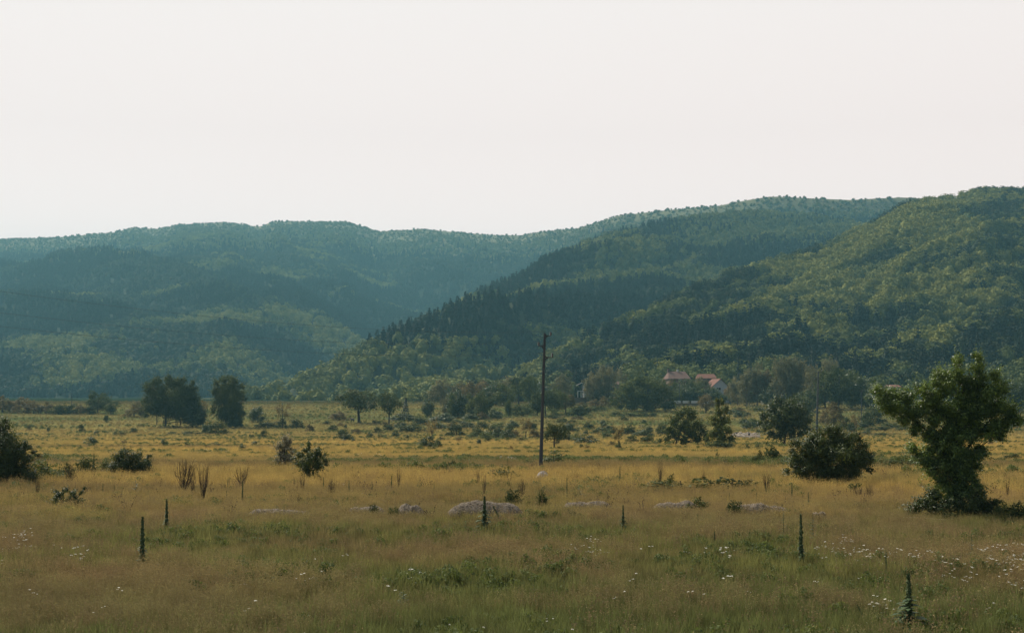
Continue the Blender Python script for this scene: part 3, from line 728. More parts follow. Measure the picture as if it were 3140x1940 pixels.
nt9=7000; x9,Y9 = field(nt9,27,110,rg,.8); kp = fbm(x9/7+5, Y9/7, 3)>.47; x9=x9[kp]; Y9=Y9[kp]; m9=len(x9); s9=rg.uniform(.7,1.15,m9)
GP.append(np.stack([x9,Y9,zt(Y9)],1)); GI.append(11+rg.integers(0,2,m9)); GR.append(np.stack([rg.normal(0,.1,m9),rg.normal(0,.1,m9),rg.uniform(0,6.28,m9)],1)); GS.append(np.stack([s9,s9,s9],1))
xd,Yd = field(420,60,112,rg,.3); sd_=rg.uniform(.5,1.1,420)
GP.append(np.stack([xd,Yd,zt(Yd)],1)); GI.append(13+rg.integers(0,2,420)); GR.append(np.stack([rg.normal(0,.12,420),rg.normal(0,.12,420),rg.uniform(0,6.28,420)],1)); GS.append(np.stack([sd_,sd_,sd_],1))
for (a_,b__,rr) in [(738,985,1580),(1055,1200,1572),(1210,1312,1578),(1355,1618,1578),(1710,1890,1556),(1975,2168,1560),(2218,2432,1572),(2480,2534,1582)]:
    m_ = int((b__-a_)*1.1); xs_ = rg.uniform(a_-8,b__+8,m_); P_g = np.array([tuple(at(q_, rr+rg.uniform(-3,3), .50)+Vector((0,-1.05,0))) for q_ in xs_])
    k_ = rg.choice([0,1,2,3,4,5,6,7,8,9,10], m_, p=[.13,.13,.13,.11,.11,.11,.04,.04,.04,.08,.08]); s_ = rg.uniform(.7,1.25,m_)
    GP.append(P_g); GI.append(k_); GR.append(np.stack([rg.normal(0,.1,m_),rg.normal(0,.1,m_),rg.uniform(0,6.28,m_)],1)); GS.append(np.stack([s_,s_,s_*rg.uniform(.8,1.25,m_)],1))
grass_layer(int(40000*NQ), 455, 820, 1.5, .3, rg)
scatter('meadow_grass', np.concatenate(GP), np.concatenate(GI), np.concatenate(GR), np.concatenate(GS), TUFT, 'tall ripening meadow grass mixed green, ochre and reddish brown', 'grass')

def flower_proto(seed):
    rng=np.random.default_rng(seed); q=QM()
    for i in range(3):
        x,y=rng.normal(0,.12,2); h=rng.uniform(.55,.8)
        q.add(*tube([(x*.4,y*.4,0),(x,y,h)],[.004,.003],3),0.0)
        m=16; a=rng.uniform(0,6.28,m); r=.038*rng.random(m)**.5
        P=np.stack([x+np.cos(a)*r,y+np.sin(a)*r,np.full(m,h)+rng.normal(0,.004,m)],1)
        q.add(*leaf_cards(P,np.tile([0,-.35,1.],(m,1)),.016,rng,.9,tint=np.full(m,1.0)))
    return q.mesh('umbel', MAT['petal'])
MAT['petal'] = foliage('white_petal', (.06,.09,.03), (.80,.78,.68), rough=.8, trans=.25, obj_var=0)
FP=[flower_proto(s) for s in (1,2,3)]
fl=[]; rf=np.random.default_rng(5)
for (x0,x1,y0,y1,n) in [(25,110,1625,1665,20),(225,290,1652,1700,8),(1765,1855,1632,1682,13),(2105,2160,1672,1690,7),(2210,2235,1662,1700,6),
    (2500,2560,1660,1695,12),(2555,2625,1632,1650,10),(2590,2720,1668,1700,14),(2700,2870,1680,1700,12),(2870,2990,1690,1750,18),(2975,3140,1655,1720,60),(3060,3140,1690,1780,14),
    (2680,2720,1815,1830,3),(2660,2690,1838,1848,3),(1240,1300,1735,1765,4),(930,960,1750,1765,3),(1085,1115,1505,1515,5),(1010,1060,1475,1490,6),(3080,3140,1530,1560,6),
    (0,3140,1650,1930,34),(500,900,1376,1384,16),(1100,1180,1388,1394,16),(1530,1610,1400,1406,18),(860,880,1380,1386,4)]:
    for i in range(n):
        px,py = rf.uniform(x0,x1), rf.uniform(y0,y1); p=at(px,py,.72); fl.append((p.x,p.y,p.z+.12, .85 if py>1500 else .9))
fl=np.array(fl); n=len(fl)
scatter('white_wildflowers', fl[:,:3], rf.integers(0,3,n), np.stack([rf.normal(0,.1,n),rf.normal(0,.1,n),rf.uniform(0,6.28,n)],1), fl[:,3:4]*np.ones((1,3))*rf.uniform(.7,1.1,(n,1)), FP, 'small white flower heads sprinkled through the meadow grass', 'wildflowers')

# ---------------------------------------------------------------- air
m, nt, out = new_mat('valley_haze')
pv = nt.nodes.new('ShaderNodeVolumePrincipled'); pv.inputs['Color'].default_value = rgba(HAZE_COL); pv.inputs['Density'].default_value = HAZE_D
pv.inputs['Anisotropy'].default_value = .2
nt.links.new(pv.outputs[0], out.inputs['Volume'])
b = MB(); b.box(-3300,3300,-200,5700,-8,640); hz = b.build('haze', m)
tag(hz, 'thin bluish haze filling the valley and veiling the mountain', 'haze', kind='stuff')
# ================================================================ THINGS
# ---------------------------------------------------------------- the big trees and bushes near the camera
hero('tree', (2925,1582), [
   (2690,1200,22),(2700,1235,25),(2735,1215,25),(2745,1260,27),(2780,1225,28),(2800,1270,28),(2830,1200,26),(2835,1250,30),(2860,1290,28),(2810,1310,20),
   (2880,1150,20),(2870,1215,28),(2900,1260,34),(2905,1190,28),(2940,1110,22),(2930,1150,28),(2965,1180,30),(2950,1230,34),(3000,1095,18),(2998,1130,22),(3010,1170,28),(3015,1220,34),(2985,1280,38),
   (2860,1240,24),(2935,1300,32),(2870,1180,18),(3030,1260,32),(2945,1270,34),(2990,1325,28),(2845,1345,20),(2875,1370,26),(2905,1385,28),(2945,1420,34),(2720,1250,22),(2770,1290,20),(2975,1215,26),(2850,1325,22),
   (3050,1150,22),(3055,1200,28),(3080,1180,15),(3070,1250,32),(3100,1255,22),(3110,1280,22),(3085,1300,26),(3050,1310,30),(3060,1335,22),(3020,1330,28),
   (2960,1340,34),(2910,1330,34),(2880,1340,24),(2800,1325,14),
   (2930,1390,38),(2970,1400,32),(3000,1380,24),(3012,1385,14),
   (2800,1375,18),(2815,1400,22),(2840,1420,26),(2850,1385,22),(2860,1440,26),(2890,1420,30),
   (2920,1450,34),(2960,1450,30),(2905,1525,24),(2985,1480,20),(2878,1465,20),(2945,1560,26),(3000,1500,14),(2870,1520,16),(2935,1500,34),(2965,1510,26),(2895,1490,24),(2990,1430,16)],
   .045, .9, 'leaf_tree', 'large dark leafy tree with a broad lopsided crown at the right edge of the meadow', 'tree',
   trunk=[(2935,1582,13),(2930,1500,11),(2925,1420,10),(2930,1350,8),(2945,1260,6),(2960,1180,3)],
   limbs=[[(2925,1440,7),(2860,1340,5),(2820,1300,4),(2760,1250,2)],[(2930,1420,7),(2990,1340,5),(3040,1280,3)],[(2930,1390,6),(2960,1330,5),(3000,1180,2)],
          [(2940,1440,4),(2990,1380,3),(3030,1350,2),(3060,1330,1.2)],[(3000,1372,1.5),(3040,1380,1.2),(3058,1366,.7)],[(2920,1440,5),(2860,1400,3),(2800,1370,1.5)]], seed=11)
hero('shrub', (2920,1590), [(2800,1560,20),(2825,1545,24),(2850,1530,26),(2870,1560,26),(2900,1545,24),(2940,1555,24),(2975,1550,26),(3005,1540,26),(3030,1560,24),(3040,1535,14),(2860,1505,14),(2995,1515,18)],
   .045, .8, 'leaf_dark', 'dense dark undergrowth wrapped round the foot of the large tree at the right', 'shrub', trunk=[(2920,1590,3),(2920,1560,2)], seed=12, crown_name='foliage', trunk_name='stem')
hero('shrub', (2542,1487), [(2440,1420,26),(2450,1455,24),(2470,1380,30),(2480,1430,34),(2500,1350,30),(2520,1400,40),(2530,1325,20),(2555,1330,24),(2560,1370,38),(2590,1350,30),(2600,1400,38),(2625,1340,16),
   (2640,1380,26),(2650,1420,26),(2660,1400,16),(2620,1440,28),(2570,1450,34),(2520,1455,34),(2490,1465,20),(2600,1468,18),(2430,1390,14),(2415,1445,10),(2440,1360,16),(2660,1440,12)],
   .055, .8, 'leaf_dark', 'very large dark green rounded bush between the second utility pole and the big tree', 'shrub',
   trunk=[(2542,1487,6),(2540,1440,4)], limbs=[[(2542,1470,3),(2480,1420,2),(2450,1380,1)],[(2545,1470,3),(2610,1420,2),(2680,1385,.8)]], seed=13, crown_name='foliage', trunk_name='stem')
hero('shrub', (30,1492), [(-60,1400,50),(-20,1340,40),(5,1320,28),(20,1360,36),(40,1400,36),(60,1380,24),(75,1362,14),(0,1440,44),(50,1445,34),(85,1450,26),(100,1465,18),(80,1410,20),(-40,1460,40),(-50,1310,34),(15,1292,10),(105,1385,7),(115,1395,6),(92,1372,8)],
   .05, .8, 'leaf_dark', 'tall dark bush with arching sprays cut by the left edge of the picture', 'shrub',
   trunk=[(30,1492,5),(20,1430,4)], limbs=[[(20,1400,2),(70,1366,1.5),(100,1375,1),(122,1400,.6)],[(0,1350,2),(30,1290,1.2),(48,1302,.6)]], seed=14, crown_name='foliage', trunk_name='stem')
hero('shrub', (398,1462), [(350,1435,20),(365,1410,20),(385,1392,18),(395,1425,26),(420,1405,22),(430,1435,24),(450,1420,18),(462,1400,11),(458,1445,16),(345,1455,14),(410,1450,20)],
   .045, .8, 'leaf_dark', 'dark green spreading bush right of the tall leafy stalk on the left side', 'shrub', trunk=[(398,1462,3),(398,1430,2)], seed=15, crown_name='foliage', trunk_name='stem')
hero('shrub', (205,1566), [(175,1535,14),(190,1515,14),(205,1500,10),(215,1530,18),(235,1515,14),(245,1535,14),(255,1508,7),(262,1498,4),(195,1550,14),(225,1552,14),(180,1505,7)],
   .035, .8, 'leaf_dark', 'small dark bush with shiny leaves nearest the camera on the left', 'shrub', trunk=[(205,1566,2),(205,1540,1.5)], seed=16, crown_name='foliage', trunk_name='stem')
hero('shrub', (952,1475), [(925,1395,16),(940,1375,14),(950,1362,9),(955,1400,22),(975,1385,16),(990,1395,12),(998,1415,10),(975,1425,22),(940,1430,24),(920,1420,12),(960,1455,20),(975,1460,12),(905,1405,7),(1000,1425,5)],
   .05, .8, 'leaf_dark', 'dark upright bush right beside the pale flowering one', 'shrub', trunk=[(952,1475,3),(952,1430,2)], seed=17, crown_name='foliage', trunk_name='stem')
hero('shrub', (862,1444), [(880,1350,12),(868,1365,14),(885,1375,14),(865,1390,14),(885,1400,12),(872,1345,8),(890,1355,8),(890,1408,14),(860,1372,14),(900,1385,11),(855,1410,12),(880,1360,14),(875,1425,14)],
   .06, .5, 'blossom', 'upright bush with silvery blossoming top beside the dark one left of centre', 'shrub', trunk=[(870,1444,3),(872,1400,2.5),(878,1350,1.2)],
   limbs=[[(870,1430,2),(862,1390,1.4),(850,1350,.6)],[(872,1420,2),(885,1370,1.2),(895,1340,.5)]], seed=18, crown_name='foliage', trunk_name='stem')
hero('shrub', (850,1443), [(865,1415,16),(880,1430,14),(845,1430,14),(828,1437,8),(860,1435,14),(875,1405,10)],
   .06, .6, 'leaf_mid', 'low green bush under the silvery blossoming shrub', 'shrub', trunk=[(850,1443,2),(850,1430,1)], seed=19, crown_name='foliage', trunk_name='stem')
hero('tree', (500,1305), [(455,1190,18),(450,1225,18),(455,1255,16),(480,1175,18),(490,1210,26),(485,1250,24),(515,1165,16),(530,1185,24),(545,1175,16),(530,1225,28),(520,1260,26),(560,1170,12),(575,1200,20),(590,1175,10),(600,1195,10),
   (580,1230,26),(600,1220,16),(570,1260,28),(605,1250,18),(615,1275,20),(545,1275,16),(610,1290,14),(600,1270,20),(440,1240,10),(450,1272,8),(470,1232,24),(505,1235,30),(550,1215,30),(560,1245,30),(590,1250,26),(520,1200,26),(480,1262,20),(470,1205,20)],
   .20, 1.1, 'leaf_mid', 'broad dark oak with two visible trunks, left one of the big pair on the plain', 'tree', trunk=[(508,1305,3.2),(510,1260,3),(520,1210,2)],
   limbs=[[(482,1303,2),(482,1260,2),(475,1210,1)],[(555,1303,3),(552,1270,2.5),(560,1220,1.5)]], seed=20)
hero('tree', (704,1307), [(665,1175,14),(690,1165,16),(715,1170,16),(740,1185,12),(670,1205,18),(700,1200,24),(735,1215,16),(665,1240,16),(695,1240,24),(730,1250,20),(655,1260,12),(680,1275,18),(715,1280,24),(745,1270,12),(720,1298,16),(752,1225,6),(655,1205,8),(680,1220,24),(715,1215,26),(700,1185,22),(715,1250,24),(680,1258,16),(690,1280,14)],
   .20, 1.0, 'leaf_mid', 'tall rounded oak with golden olive crown, right one of the big pair on the plain', 'tree', trunk=[(706,1307,4),(705,1260,3),(702,1210,2)], seed=21)
hero('tree', (2407,1364), [(2345,1280,18),(2350,1310,18),(2365,1255,20),(2375,1290,28),(2395,1240,22),(2410,1270,34),(2430,1245,22),(2450,1265,24),(2445,1300,28),(2400,1310,28),(2475,1290,16),(2475,1320,14),(2365,1330,16),(2425,1330,18),(2450,1330,14),(2390,1335,14),(2385,1228,10),(2335,1300,8)],
   .18, .8, 'leaf_dark', 'round dark green walnut tree with a short trunk right of the sheep', 'tree', trunk=[(2402,1364,4),(2407,1335,3.2),(2410,1280,2)], seed=22)
hero('tree', (1985,1258), [(1885,1235,16),(1900,1210,20),(1925,1190,22),(1950,1180,22),(1975,1175,22),(2005,1185,24),(2030,1195,20),(2050,1215,20),(2060,1240,18),(1930,1225,28),(1970,1220,32),(2010,1225,30),(2040,1245,18),(1990,1248,22),(1940,1246,20),(1905,1248,14),(1960,1165,10)],
   .33, .6, 'leaf_mid', 'very broad dark green tree left of the houses with a black hollow underneath', 'tree', trunk=[(1985,1258,4),(1985,1225,3)], seed=23)
hero('tree', (2100,1364), [(2050,1320,16),(2065,1295,18),(2085,1275,18),(2105,1260,16),(2120,1280,20),(2095,1305,26),(2135,1305,20),(2155,1325,16),(2165,1345,12),(2120,1335,22),(2075,1335,18),(2045,1345,12),(2025,1350,8),(2140,1350,12),(2095,1350,14)],
   .18, .7, 'leaf_mid', 'wide bushy green tree below the white wall, left of the sheep', 'tree', trunk=[(2065,1372,3),(2080,1335,2.4),(2095,1300,1.5)], seed=24)
hero('tree', (2212,1372), [(2200,1245,10),(2215,1235,8),(2205,1265,16),(2225,1260,12),(2195,1290,18),(2225,1290,16),(2205,1320,22),(2232,1320,14),(2185,1335,14),(2215,1350,20),(2240,1345,10),(2200,1232,6)],
   .18, .75, 'leaf_mid', 'narrow upright green tree immediately left of the sheep', 'tree', trunk=[(2212,1372,3),(2212,1330,2),(2208,1260,1)], seed=25)

# ---------------------------------------------------------------- bushes and trees placed one by one
P_ = place
P_('pale_bush',150,1482,125,85,'pale green bush between the tall dark bush and the dead brown stalks at the left','shrub')
P_('brown_bush',105,1440,60,50,'small yellowish bush rising behind the dark bush at the left edge','shrub')
P_('bush',262,1466,80,72,'round green bush just left of the tall leafy stalk','shrub')
P_('pale_bush',318,1458,60,62,'light green bush between the tall leafy stalk and the dark spreading bush','shrub')
P_('low_bush',150,1428,90,22,'thin bluish scrub on the far side of the pale green bush at the left','shrub')
P_('open_tree',622,1295,32,75,'thin see-through tree in the gap between the two big oaks','tree')
P_('dark_tree',592,1306,75,75,'black green low tree filling the shade under the right side of the left oak','tree')
P_('dark_bush',637,1328,36,48,'knobbly dark green bush in front of the gap between the oaks','shrub')
P_('bush',672,1330,60,42,'lower green bush attached to the knobbly one before the right oak','shrub')
P_('low_bush',590,1330,55,12,'flat green shrub in the grass before the left oak','shrub')
P_('dark_bush',720,1307,60,50,'dark bush crouched at the foot of the right oak','shrub')
P_('brown_bush',412,1276,72,46,'olive brown bush touching the left side of the big oaks','shrub')
P_('round_tree',300,1264,66,62,'yellow green round tree above the hedge left of the oaks','tree')
P_('round_tree',340,1268,52,42,'small pale tree leaning out right of the yellow green round tree','tree')
P_('dark_bush',790,1292,50,52,'dark conical bush just right of the right oak','shrub')
P_('open_tree',868,1312,60,84,'half bare tree with thin brown crown right of the oaks','tree')
P_('bush',868,1312,34,30,'dark green bush at the foot of the half bare tree','shrub')
P_('bush',910,1310,52,28,'green bush right of the half bare tree','shrub')
P_('low_bush',822,1309,70,20,'low yellow green bush left of the half bare tree','shrub')
P_('bush',808,1340,24,26,'small dark bush in the ochre grass below the half bare tree','shrub')
P_('brown_bush',950,1320,26,24,'brownish seedling bush right below the half bare tree','shrub')
P_('spread_tree',1102,1295,125,98,'spreading round tree with a thick trunk beside the dark horse','tree')
P_('brown_bush',1040,1286,70,28,'low brown bush at the left side of the horse tree','shrub')
P_('spread_tree',1193,1300,68,92,'slim trunked brownish tree right of the horse tree','tree')
P_('conifer',1244,1284,34,62,'dark pointed conifer right of the slim trunked tree','conifer')
P_('dark_bush',1240,1288,76,24,'flat dark bush at the foot of the pointed conifer','shrub')
P_('dark_tree',1312,1276,38,52,'dark egg shaped tree standing alone in the gap left of the thicket','tree')
P_('open_tree',1325,1348,46,66,'open branched small tree standing behind the pair of dark bushes','tree')
P_('dark_bush',1308,1370,58,40,'larger left one of the pair of dark bushes in the ochre field','shrub')
P_('dark_bush',1344,1373,32,30,'smaller right one of the pair of dark bushes in the ochre field','shrub')
P_('bush',1265,1322,96,28,'long low green bush left of the open branched small tree','shrub')
P_('bush',1400,1336,52,42,'compact green bush between the open branched tree and the thicket left of the pole','shrub')
P_('bush',1048,1346,42,34,'greyish left half of the double bush left of centre','shrub')
P_('dark_bush',1066,1350,36,24,'dark right half of the double bush left of centre','shrub')
P_('dark_bush',1084,1352,17,13,'tiny dark bush right of the double bush','shrub')
P_('low_bush',1385,1442,62,20,'low green hummock of brambles on the ochre meadow left of the utility pole','shrub')
P_('low_bush',1385,1442,30,24,'dark little bush on top of the bramble hummock','shrub')
P_('open_tree',1612,1344,44,66,'open small tree left of the utility pole with a pointed top','tree')
P_('spread_tree',1700,1374,80,72,'small crooked tree with a bare trunk directly right of the utility pole','tree')
P_('bush',1730,1350,48,50,'green bush leaning on the crooked tree right of the pole','shrub')
P_('dark_bush',1697,1428,74,40,'dark rounded bush touching the right side of the utility pole','shrub')
P_('low_bush',1545,1478,95,36,'green weedy bush with a tall stalk left of the white stone','shrub')
P_('open_tree',1897,1374,50,76,'thin twiggy tree with bare spreading branches right of centre','tree')
P_('dark_bush',1897,1374,20,26,'dark clump at the foot of the twiggy tree','shrub')
P_('bush',2325,1429,46,42,'dark round bush left one of two before the very large bush','shrub')
P_('bush',2372,1422,62,52,'greyish round bush right one of two before the very large bush','shrub')
P_('bush',2205,1374,100,28,'low bush spread along the foot of the narrow upright tree','shrub')
P_('low_bush',2760,1442,150,34,'long dark hedge between the very large bush and the big tree','shrub')
P_('bush',3095,1414,72,28,'low green bush alone on the ochre field at the right edge','shrub')
P_('bush',3115,1600,110,45,'dark weedy bush at the right edge beside the big tree','shrub')
P_('brown_tree',2165,1264,60,52,'small grey brown tree before the white garden wall','tree')
P_('grey_tree',2150,1215,66,62,'light green tree hiding the left part of the white house','tree')
P_('low_bush',2090,1512,230,38,'long belt of bright green brambles right of centre behind the gravel heaps','bramble')
P_('low_bush',2240,1512,170,40,'second bright green bramble belt touching the first on its right','bramble')
P_('bush',2052,1504,40,36,'dark rounded clump rising from the green bramble belt','shrub')

P_('bush',92,1492,100,66,'green bush joining the tall dark bush at the left edge on its right','shrub')
P_('bush',205,1478,80,50,'low green bush behind the small shiny leaved bush at the left','shrub')
row('bush',[(1022,1318,34,18),(1092,1326,30,16,'brown_bush'),(1190,1318,40,20),(1232,1308,44,18,'dark_bush'),(1290,1300,50,22),(1345,1312,44,24,'dark_bush'),(1385,1310,36,18,'brown_bush'),(1432,1312,54,24,'dark_bush'),(1478,1310,44,20),(1530,1312,50,22,'pale_bush'),
    (1575,1308,40,20,'dark_bush'),(1625,1312,44,24),(1750,1320,50,26,'dark_bush'),(1805,1312,44,20),(1860,1322,50,26,'dark_bush'),(1925,1330,56,30),(1975,1336,60,34,'dark_bush'),(2030,1330,40,34,'bush'),(2300,1312,44,28,'dark_bush')],
    'bush','the scrub belt crossing mid plain','shrub','scrub belt crossing the middle of the plain')
row('brown_bush',[(8,1262,90,52),(58,1264,75,46),(104,1265,62,40),(143,1266,60,36),(180,1268,55,32,'bush'),(215,1268,50,34,'bush'),(248,1268,46,32),(276,1268,40,28,'bush')],
    'hedge bush','the far hedge at the left edge','shrub','hedge bushes along the far left field edge')
row('bush',[(92,1317,15,17),(150,1322,11,15,'dark_bush'),(252,1322,19,26),(297,1328,15,13,'dark_bush'),(370,1332,46,16,'pale_bush'),(410,1325,28,17),(327,1300,14,28,'round_tree'),(282,1364,36,30,'dark_bush'),(384,1360,22,14,'brown_bush'),(507,1364,24,20,'dark_bush'),(575,1367,13,13),(744,1376,26,18,'dark_bush'),(786,1363,22,14,'dark_bush'),(774,1342,22,12),(712,1424,16,9),(530,1329,30,8,'low_bush')],
    'small shrub','those on the plain below the oaks','shrub','small shrubs dotted over the left of the plain', small=True)
row('bush',[(1000,1298,26,10,'low_bush'),(1045,1304,20,10,'brown_bush'),(1060,1309,12,10,'dark_bush'),(1150,1296,22,9,'low_bush'),(1182,1300,18,9,'brown_bush'),(1136,1341,22,20,'dark_bush'),(1160,1326,28,20),(1168,1340,26,14,'pale_bush'),(1212,1338,22,22,'dark_bush'),(1247,1344,18,13,'dark_bush'),(1352,1348,20,12,'brown_bush'),(1407,1350,24,14,'brown_bush'),(1452,1340,40,20,'pale_bush')],
    'scrub bush','those between horse and thicket','shrub','scrub bushes on the plain left of centre', small=True)
row('bush',[(1465,1336,46,34),(1488,1346,44,26,'pale_bush'),(1520,1342,70,44,'dark_bush'),(1552,1344,44,34,'dark_bush'),(1562,1336,40,40),(1582,1342,30,26,'brown_bush'),(1637,1342,34,32,'brown_bush'),(1470,1360,15,17,'dark_bush'),(1498,1352,22,14),(1570,1380,22,14,'brown_bush'),(1600,1352,34,12,'low_bush')],
    'scrub bush','the scrub just left of the pole','shrub','scrub patch just left of the utility pole')
row('bush',[(1706,1362,22,16,'brown_bush'),(1765,1352,40,30,'pale_bush'),(1792,1358,74,28,'dark_bush'),(1797,1330,16,18,'dark_bush'),(1828,1328,24,14),(1858,1340,40,26,'pale_bush'),(1875,1328,26,18,'dark_bush'),(1782,1372,14,14,'dark_bush'),(1800,1374,20,13,'brown_bush'),(1876,1366,26,14,'brown_bush'),(1935,1354,42,24),(1985,1356,46,28),(2008,1362,30,16,'pale_bush')],
    'scrub bush','the scrub just right of the pole','shrub','scrub patch just right of the utility pole')
row('low_bush',[(1690,1281,50,10),(1727,1293,38,14),(1755,1294,24,9),(1738,1305,18,11,'brown_bush'),(1772,1283,40,10,'brown_bush'),(1850,1300,20,14,'dark_bush'),(1912,1287,28,12),(1974,1295,16,11,'dark_bush'),(1890,1273,34,14),(1925,1275,50,13),(1975,1274,50,14,'bush'),(2002,1275,26,12,'bush'),(1810,1262,34,14),(1838,1258,40,16)],
    'bush','those before the broad dark tree','shrub','low bushes on the far field before the village', small=True)
row('round_tree',[(1352,1240,80,75,'grey_tree'),(1372,1276,50,60,'grey_tree'),(1405,1278,66,84,'dark_tree'),(1412,1235,62,60,'brown_tree'),(1440,1245,66,70,'brown_tree'),(1448,1280,56,70),(1482,1282,62,76),(1478,1238,70,66,'brown_tree'),(1520,1242,70,66,'dark_tree')],
    'tree','the thicket left of the pole','tree','trees of the thicket behind the field left of the pole')
row('dark_bush',[(1355,1291,86,26),(1385,1280,34,40,'bush'),(1418,1296,30,9,'low_bush'),(1442,1286,50,20),(1478,1284,40,24,'brown_bush'),(1520,1280,56,28),(1560,1278,24,52,'column_tree'),(1588,1274,44,36,'bush'),(1618,1270,40,40,'pale_bush')],
    'bush','the thicket fringe left of the pole','shrub','bushes fringing the thicket')
row('round_tree',[(1552,1244,70,66),(1590,1240,64,84,'spread_tree'),(1625,1242,62,90,'round_tree'),(1648,1272,48,62),(1672,1272,66,72,'spread_tree'),(1702,1268,70,74),(1735,1266,60,66,'brown_tree'),(1722,1225,60,70,'grey_tree'),(1560,1205,70,50,'grey_tree'),(1660,1232,60,60,'dark_tree')],
    'tree','the wood behind the pole','tree','trees of the wood behind the utility pole')
row('bush',[(1772,1272,70,32),(1792,1262,46,30,'brown_bush'),(1700,1276,34,26,'pale_bush'),(1826,1246,50,24,'brown_bush'),(1858,1248,40,34,'brown_bush'),(1838,1236,44,52,'dark_bush')],
    'bush','those below the white porch','shrub','bushes below the white porch')
row('grey_tree',[(1822,1236,60,96),(1848,1232,62,112),(1872,1236,56,110),(1728,1190,60,46),(1900,1190,60,60),(1815,1196,50,40)],
    'tree','those beside the white porch','tree','grey green trees beside the white porch')
row('round_tree',[(2068,1226,34,58),(2098,1228,58,66,'dark_tree'),(2128,1228,54,62),(2180,1232,50,44,'dark_tree'),(2050,1176,60,30,'brown_tree'),(2085,1186,80,26,'grey_tree'),(2140,1180,54,26,'brown_tree'),(2238,1226,44,44,'brown_tree'),(2206,1228,40,26,'dark_tree'),(2196,1185,24,30,'round_tree')],
    'garden tree','those round the red roofed houses','tree','garden trees round the houses')
row('brown_tree',[(2060,1214,50,44),(2082,1208,44,42,'grey_tree'),(2110,1210,50,44),(2134,1208,44,40,'grey_tree'),(2158,1210,44,46),(2182,1214,34,30,'grey_tree'),(2120,1232,60,44,'dark_tree'),(2148,1234,50,40,'round_tree'),(2078,1234,50,40,'round_tree'),(2245,1215,34,40),(2035,1225,50,60,'grey_tree'),(2206,1236,54,30,'round_tree')],
    'orchard tree','those in front of the houses','tree','orchard trees in front of the houses')
row('grey_tree',[(2262,1242,60,88),(2290,1244,70,112),(2322,1244,66,128),(2352,1244,70,104,'brown_tree'),(2392,1246,84,146),(2425,1246,80,156),(2460,1246,84,138),(2492,1250,76,126),(2365,1246,60,60,'dark_tree')],
    'tree','the grove right of the white house','tree','tall grove right of the white house')
row('conifer',[(2266,1180,30,92),(2300,1170,34,86),(2494,1180,36,108),(2486,1225,40,120),(2568,1200,46,110),(2625,1215,40,140)],
    'tree','the conifers behind the grove','conifer','conifers standing among the grove behind the village')
row('dark_tree',[(2530,1252,84,110,'round_tree'),(2572,1254,84,126,'round_tree'),(2610,1250,84,110),(2655,1254,80,92),(2545,1230,80,136,'grey_tree'),(2700,1262,90,84),(2450,1290,80,74),(2480,1262,66,64),(2745,1262,80,70),(2795,1262,80,66),(3080,1262,90,92,'round_tree'),(3125,1262,80,100),(3055,1255,60,110)],
    'tree','the wood behind the second pole','tree','trees of the wood behind the big right tree')
row('pale_bush',[(2556,1316,64,78,'brown_tree'),(2530,1298,40,40,'brown_bush'),(2595,1312,44,44,'bush'),(2575,1335,40,26,'brown_bush'),(2624,1326,36,62,'open_tree'),(2652,1306,50,52,'dark_bush'),(2676,1300,64,54,'bush'),(2610,1322,30,26,'bush'),(2642,1312,36,20,'dark_bush')],
    'bush','the scrub right of the second pole','shrub','loose scrub right of the second utility pole')
row('low_bush',[(2655,1328,32,14,'dark_bush'),(2690,1318,60,16),(2730,1312,70,18,'bush'),(2770,1318,50,14),(2700,1334,60,10),(2262,1278,30,20,'dark_bush'),(2290,1276,24,14),(2250,1268,50,16),(2315,1306,44,26,'bush'),(2280,1298,28,20),(2272,1262,40,14,'brown_bush'),(2325,1258,60,12)],
    'bush','those on the field behind the sheep','shrub','low bushes on the far field at the right', small=True)
row('dark_bush',[(2292,1375,17,15),(2320,1375,18,15),(3035,1362,18,15,'brown_bush'),(3100,1308,60,18,'low_bush'),(3135,1300,40,22,'bush'),(2330,1324,26,10,'low_bush'),(2240,1350,20,12,'bush')],
    'tiny bush','those scattered near the sheep','shrub','tiny bushes scattered near the sheep', small=True)
row('low_bush',[(1880,1405,24,12),(1990,1408,16,12),(1995,1415,14,9),(2128,1405,26,10),(2136,1402,12,10,'bush'),(2072,1416,14,8),(2262,1412,16,16,'bush'),(2196,1406,14,22,'bush'),(2180,1372,20,10),(1870,1418,12,18,'bush'),(1826,1412,12,9),(2310,1438,14,20,'column_tree'),(2700,1404,16,10),(2990,1440,18,20,'bush'),(3120,1440,26,16)],
    'weed tuft','those right of the pole','weed','weed tufts on the ochre meadow right of the pole', small=True)
row('low_bush',[(660,1365,60,8),(1010,1374,40,7),(1120,1375,60,7),(1330,1377,16,9,'bush'),(560,1512,40,18,'bush'),(1290,1506,24,14),(1150,1590,40,30,'bush'),(1570,1555,60,44,'bush'),(2125,1575,100,36,'bush'),(2250,1590,70,40,'bush'),(1660,1560,40,40,'bush'),(1775,1600,70,22,'bush'),(2620,1515,60,22),(2560,1500,50,16),(1210,1595,50,26,'bush'),(2900,1600,60,20,'low_bush'),(3060,1585,70,34,'bush')],
    'weed clump','those near the gravel heaps','weed','green weed clumps in the meadow')

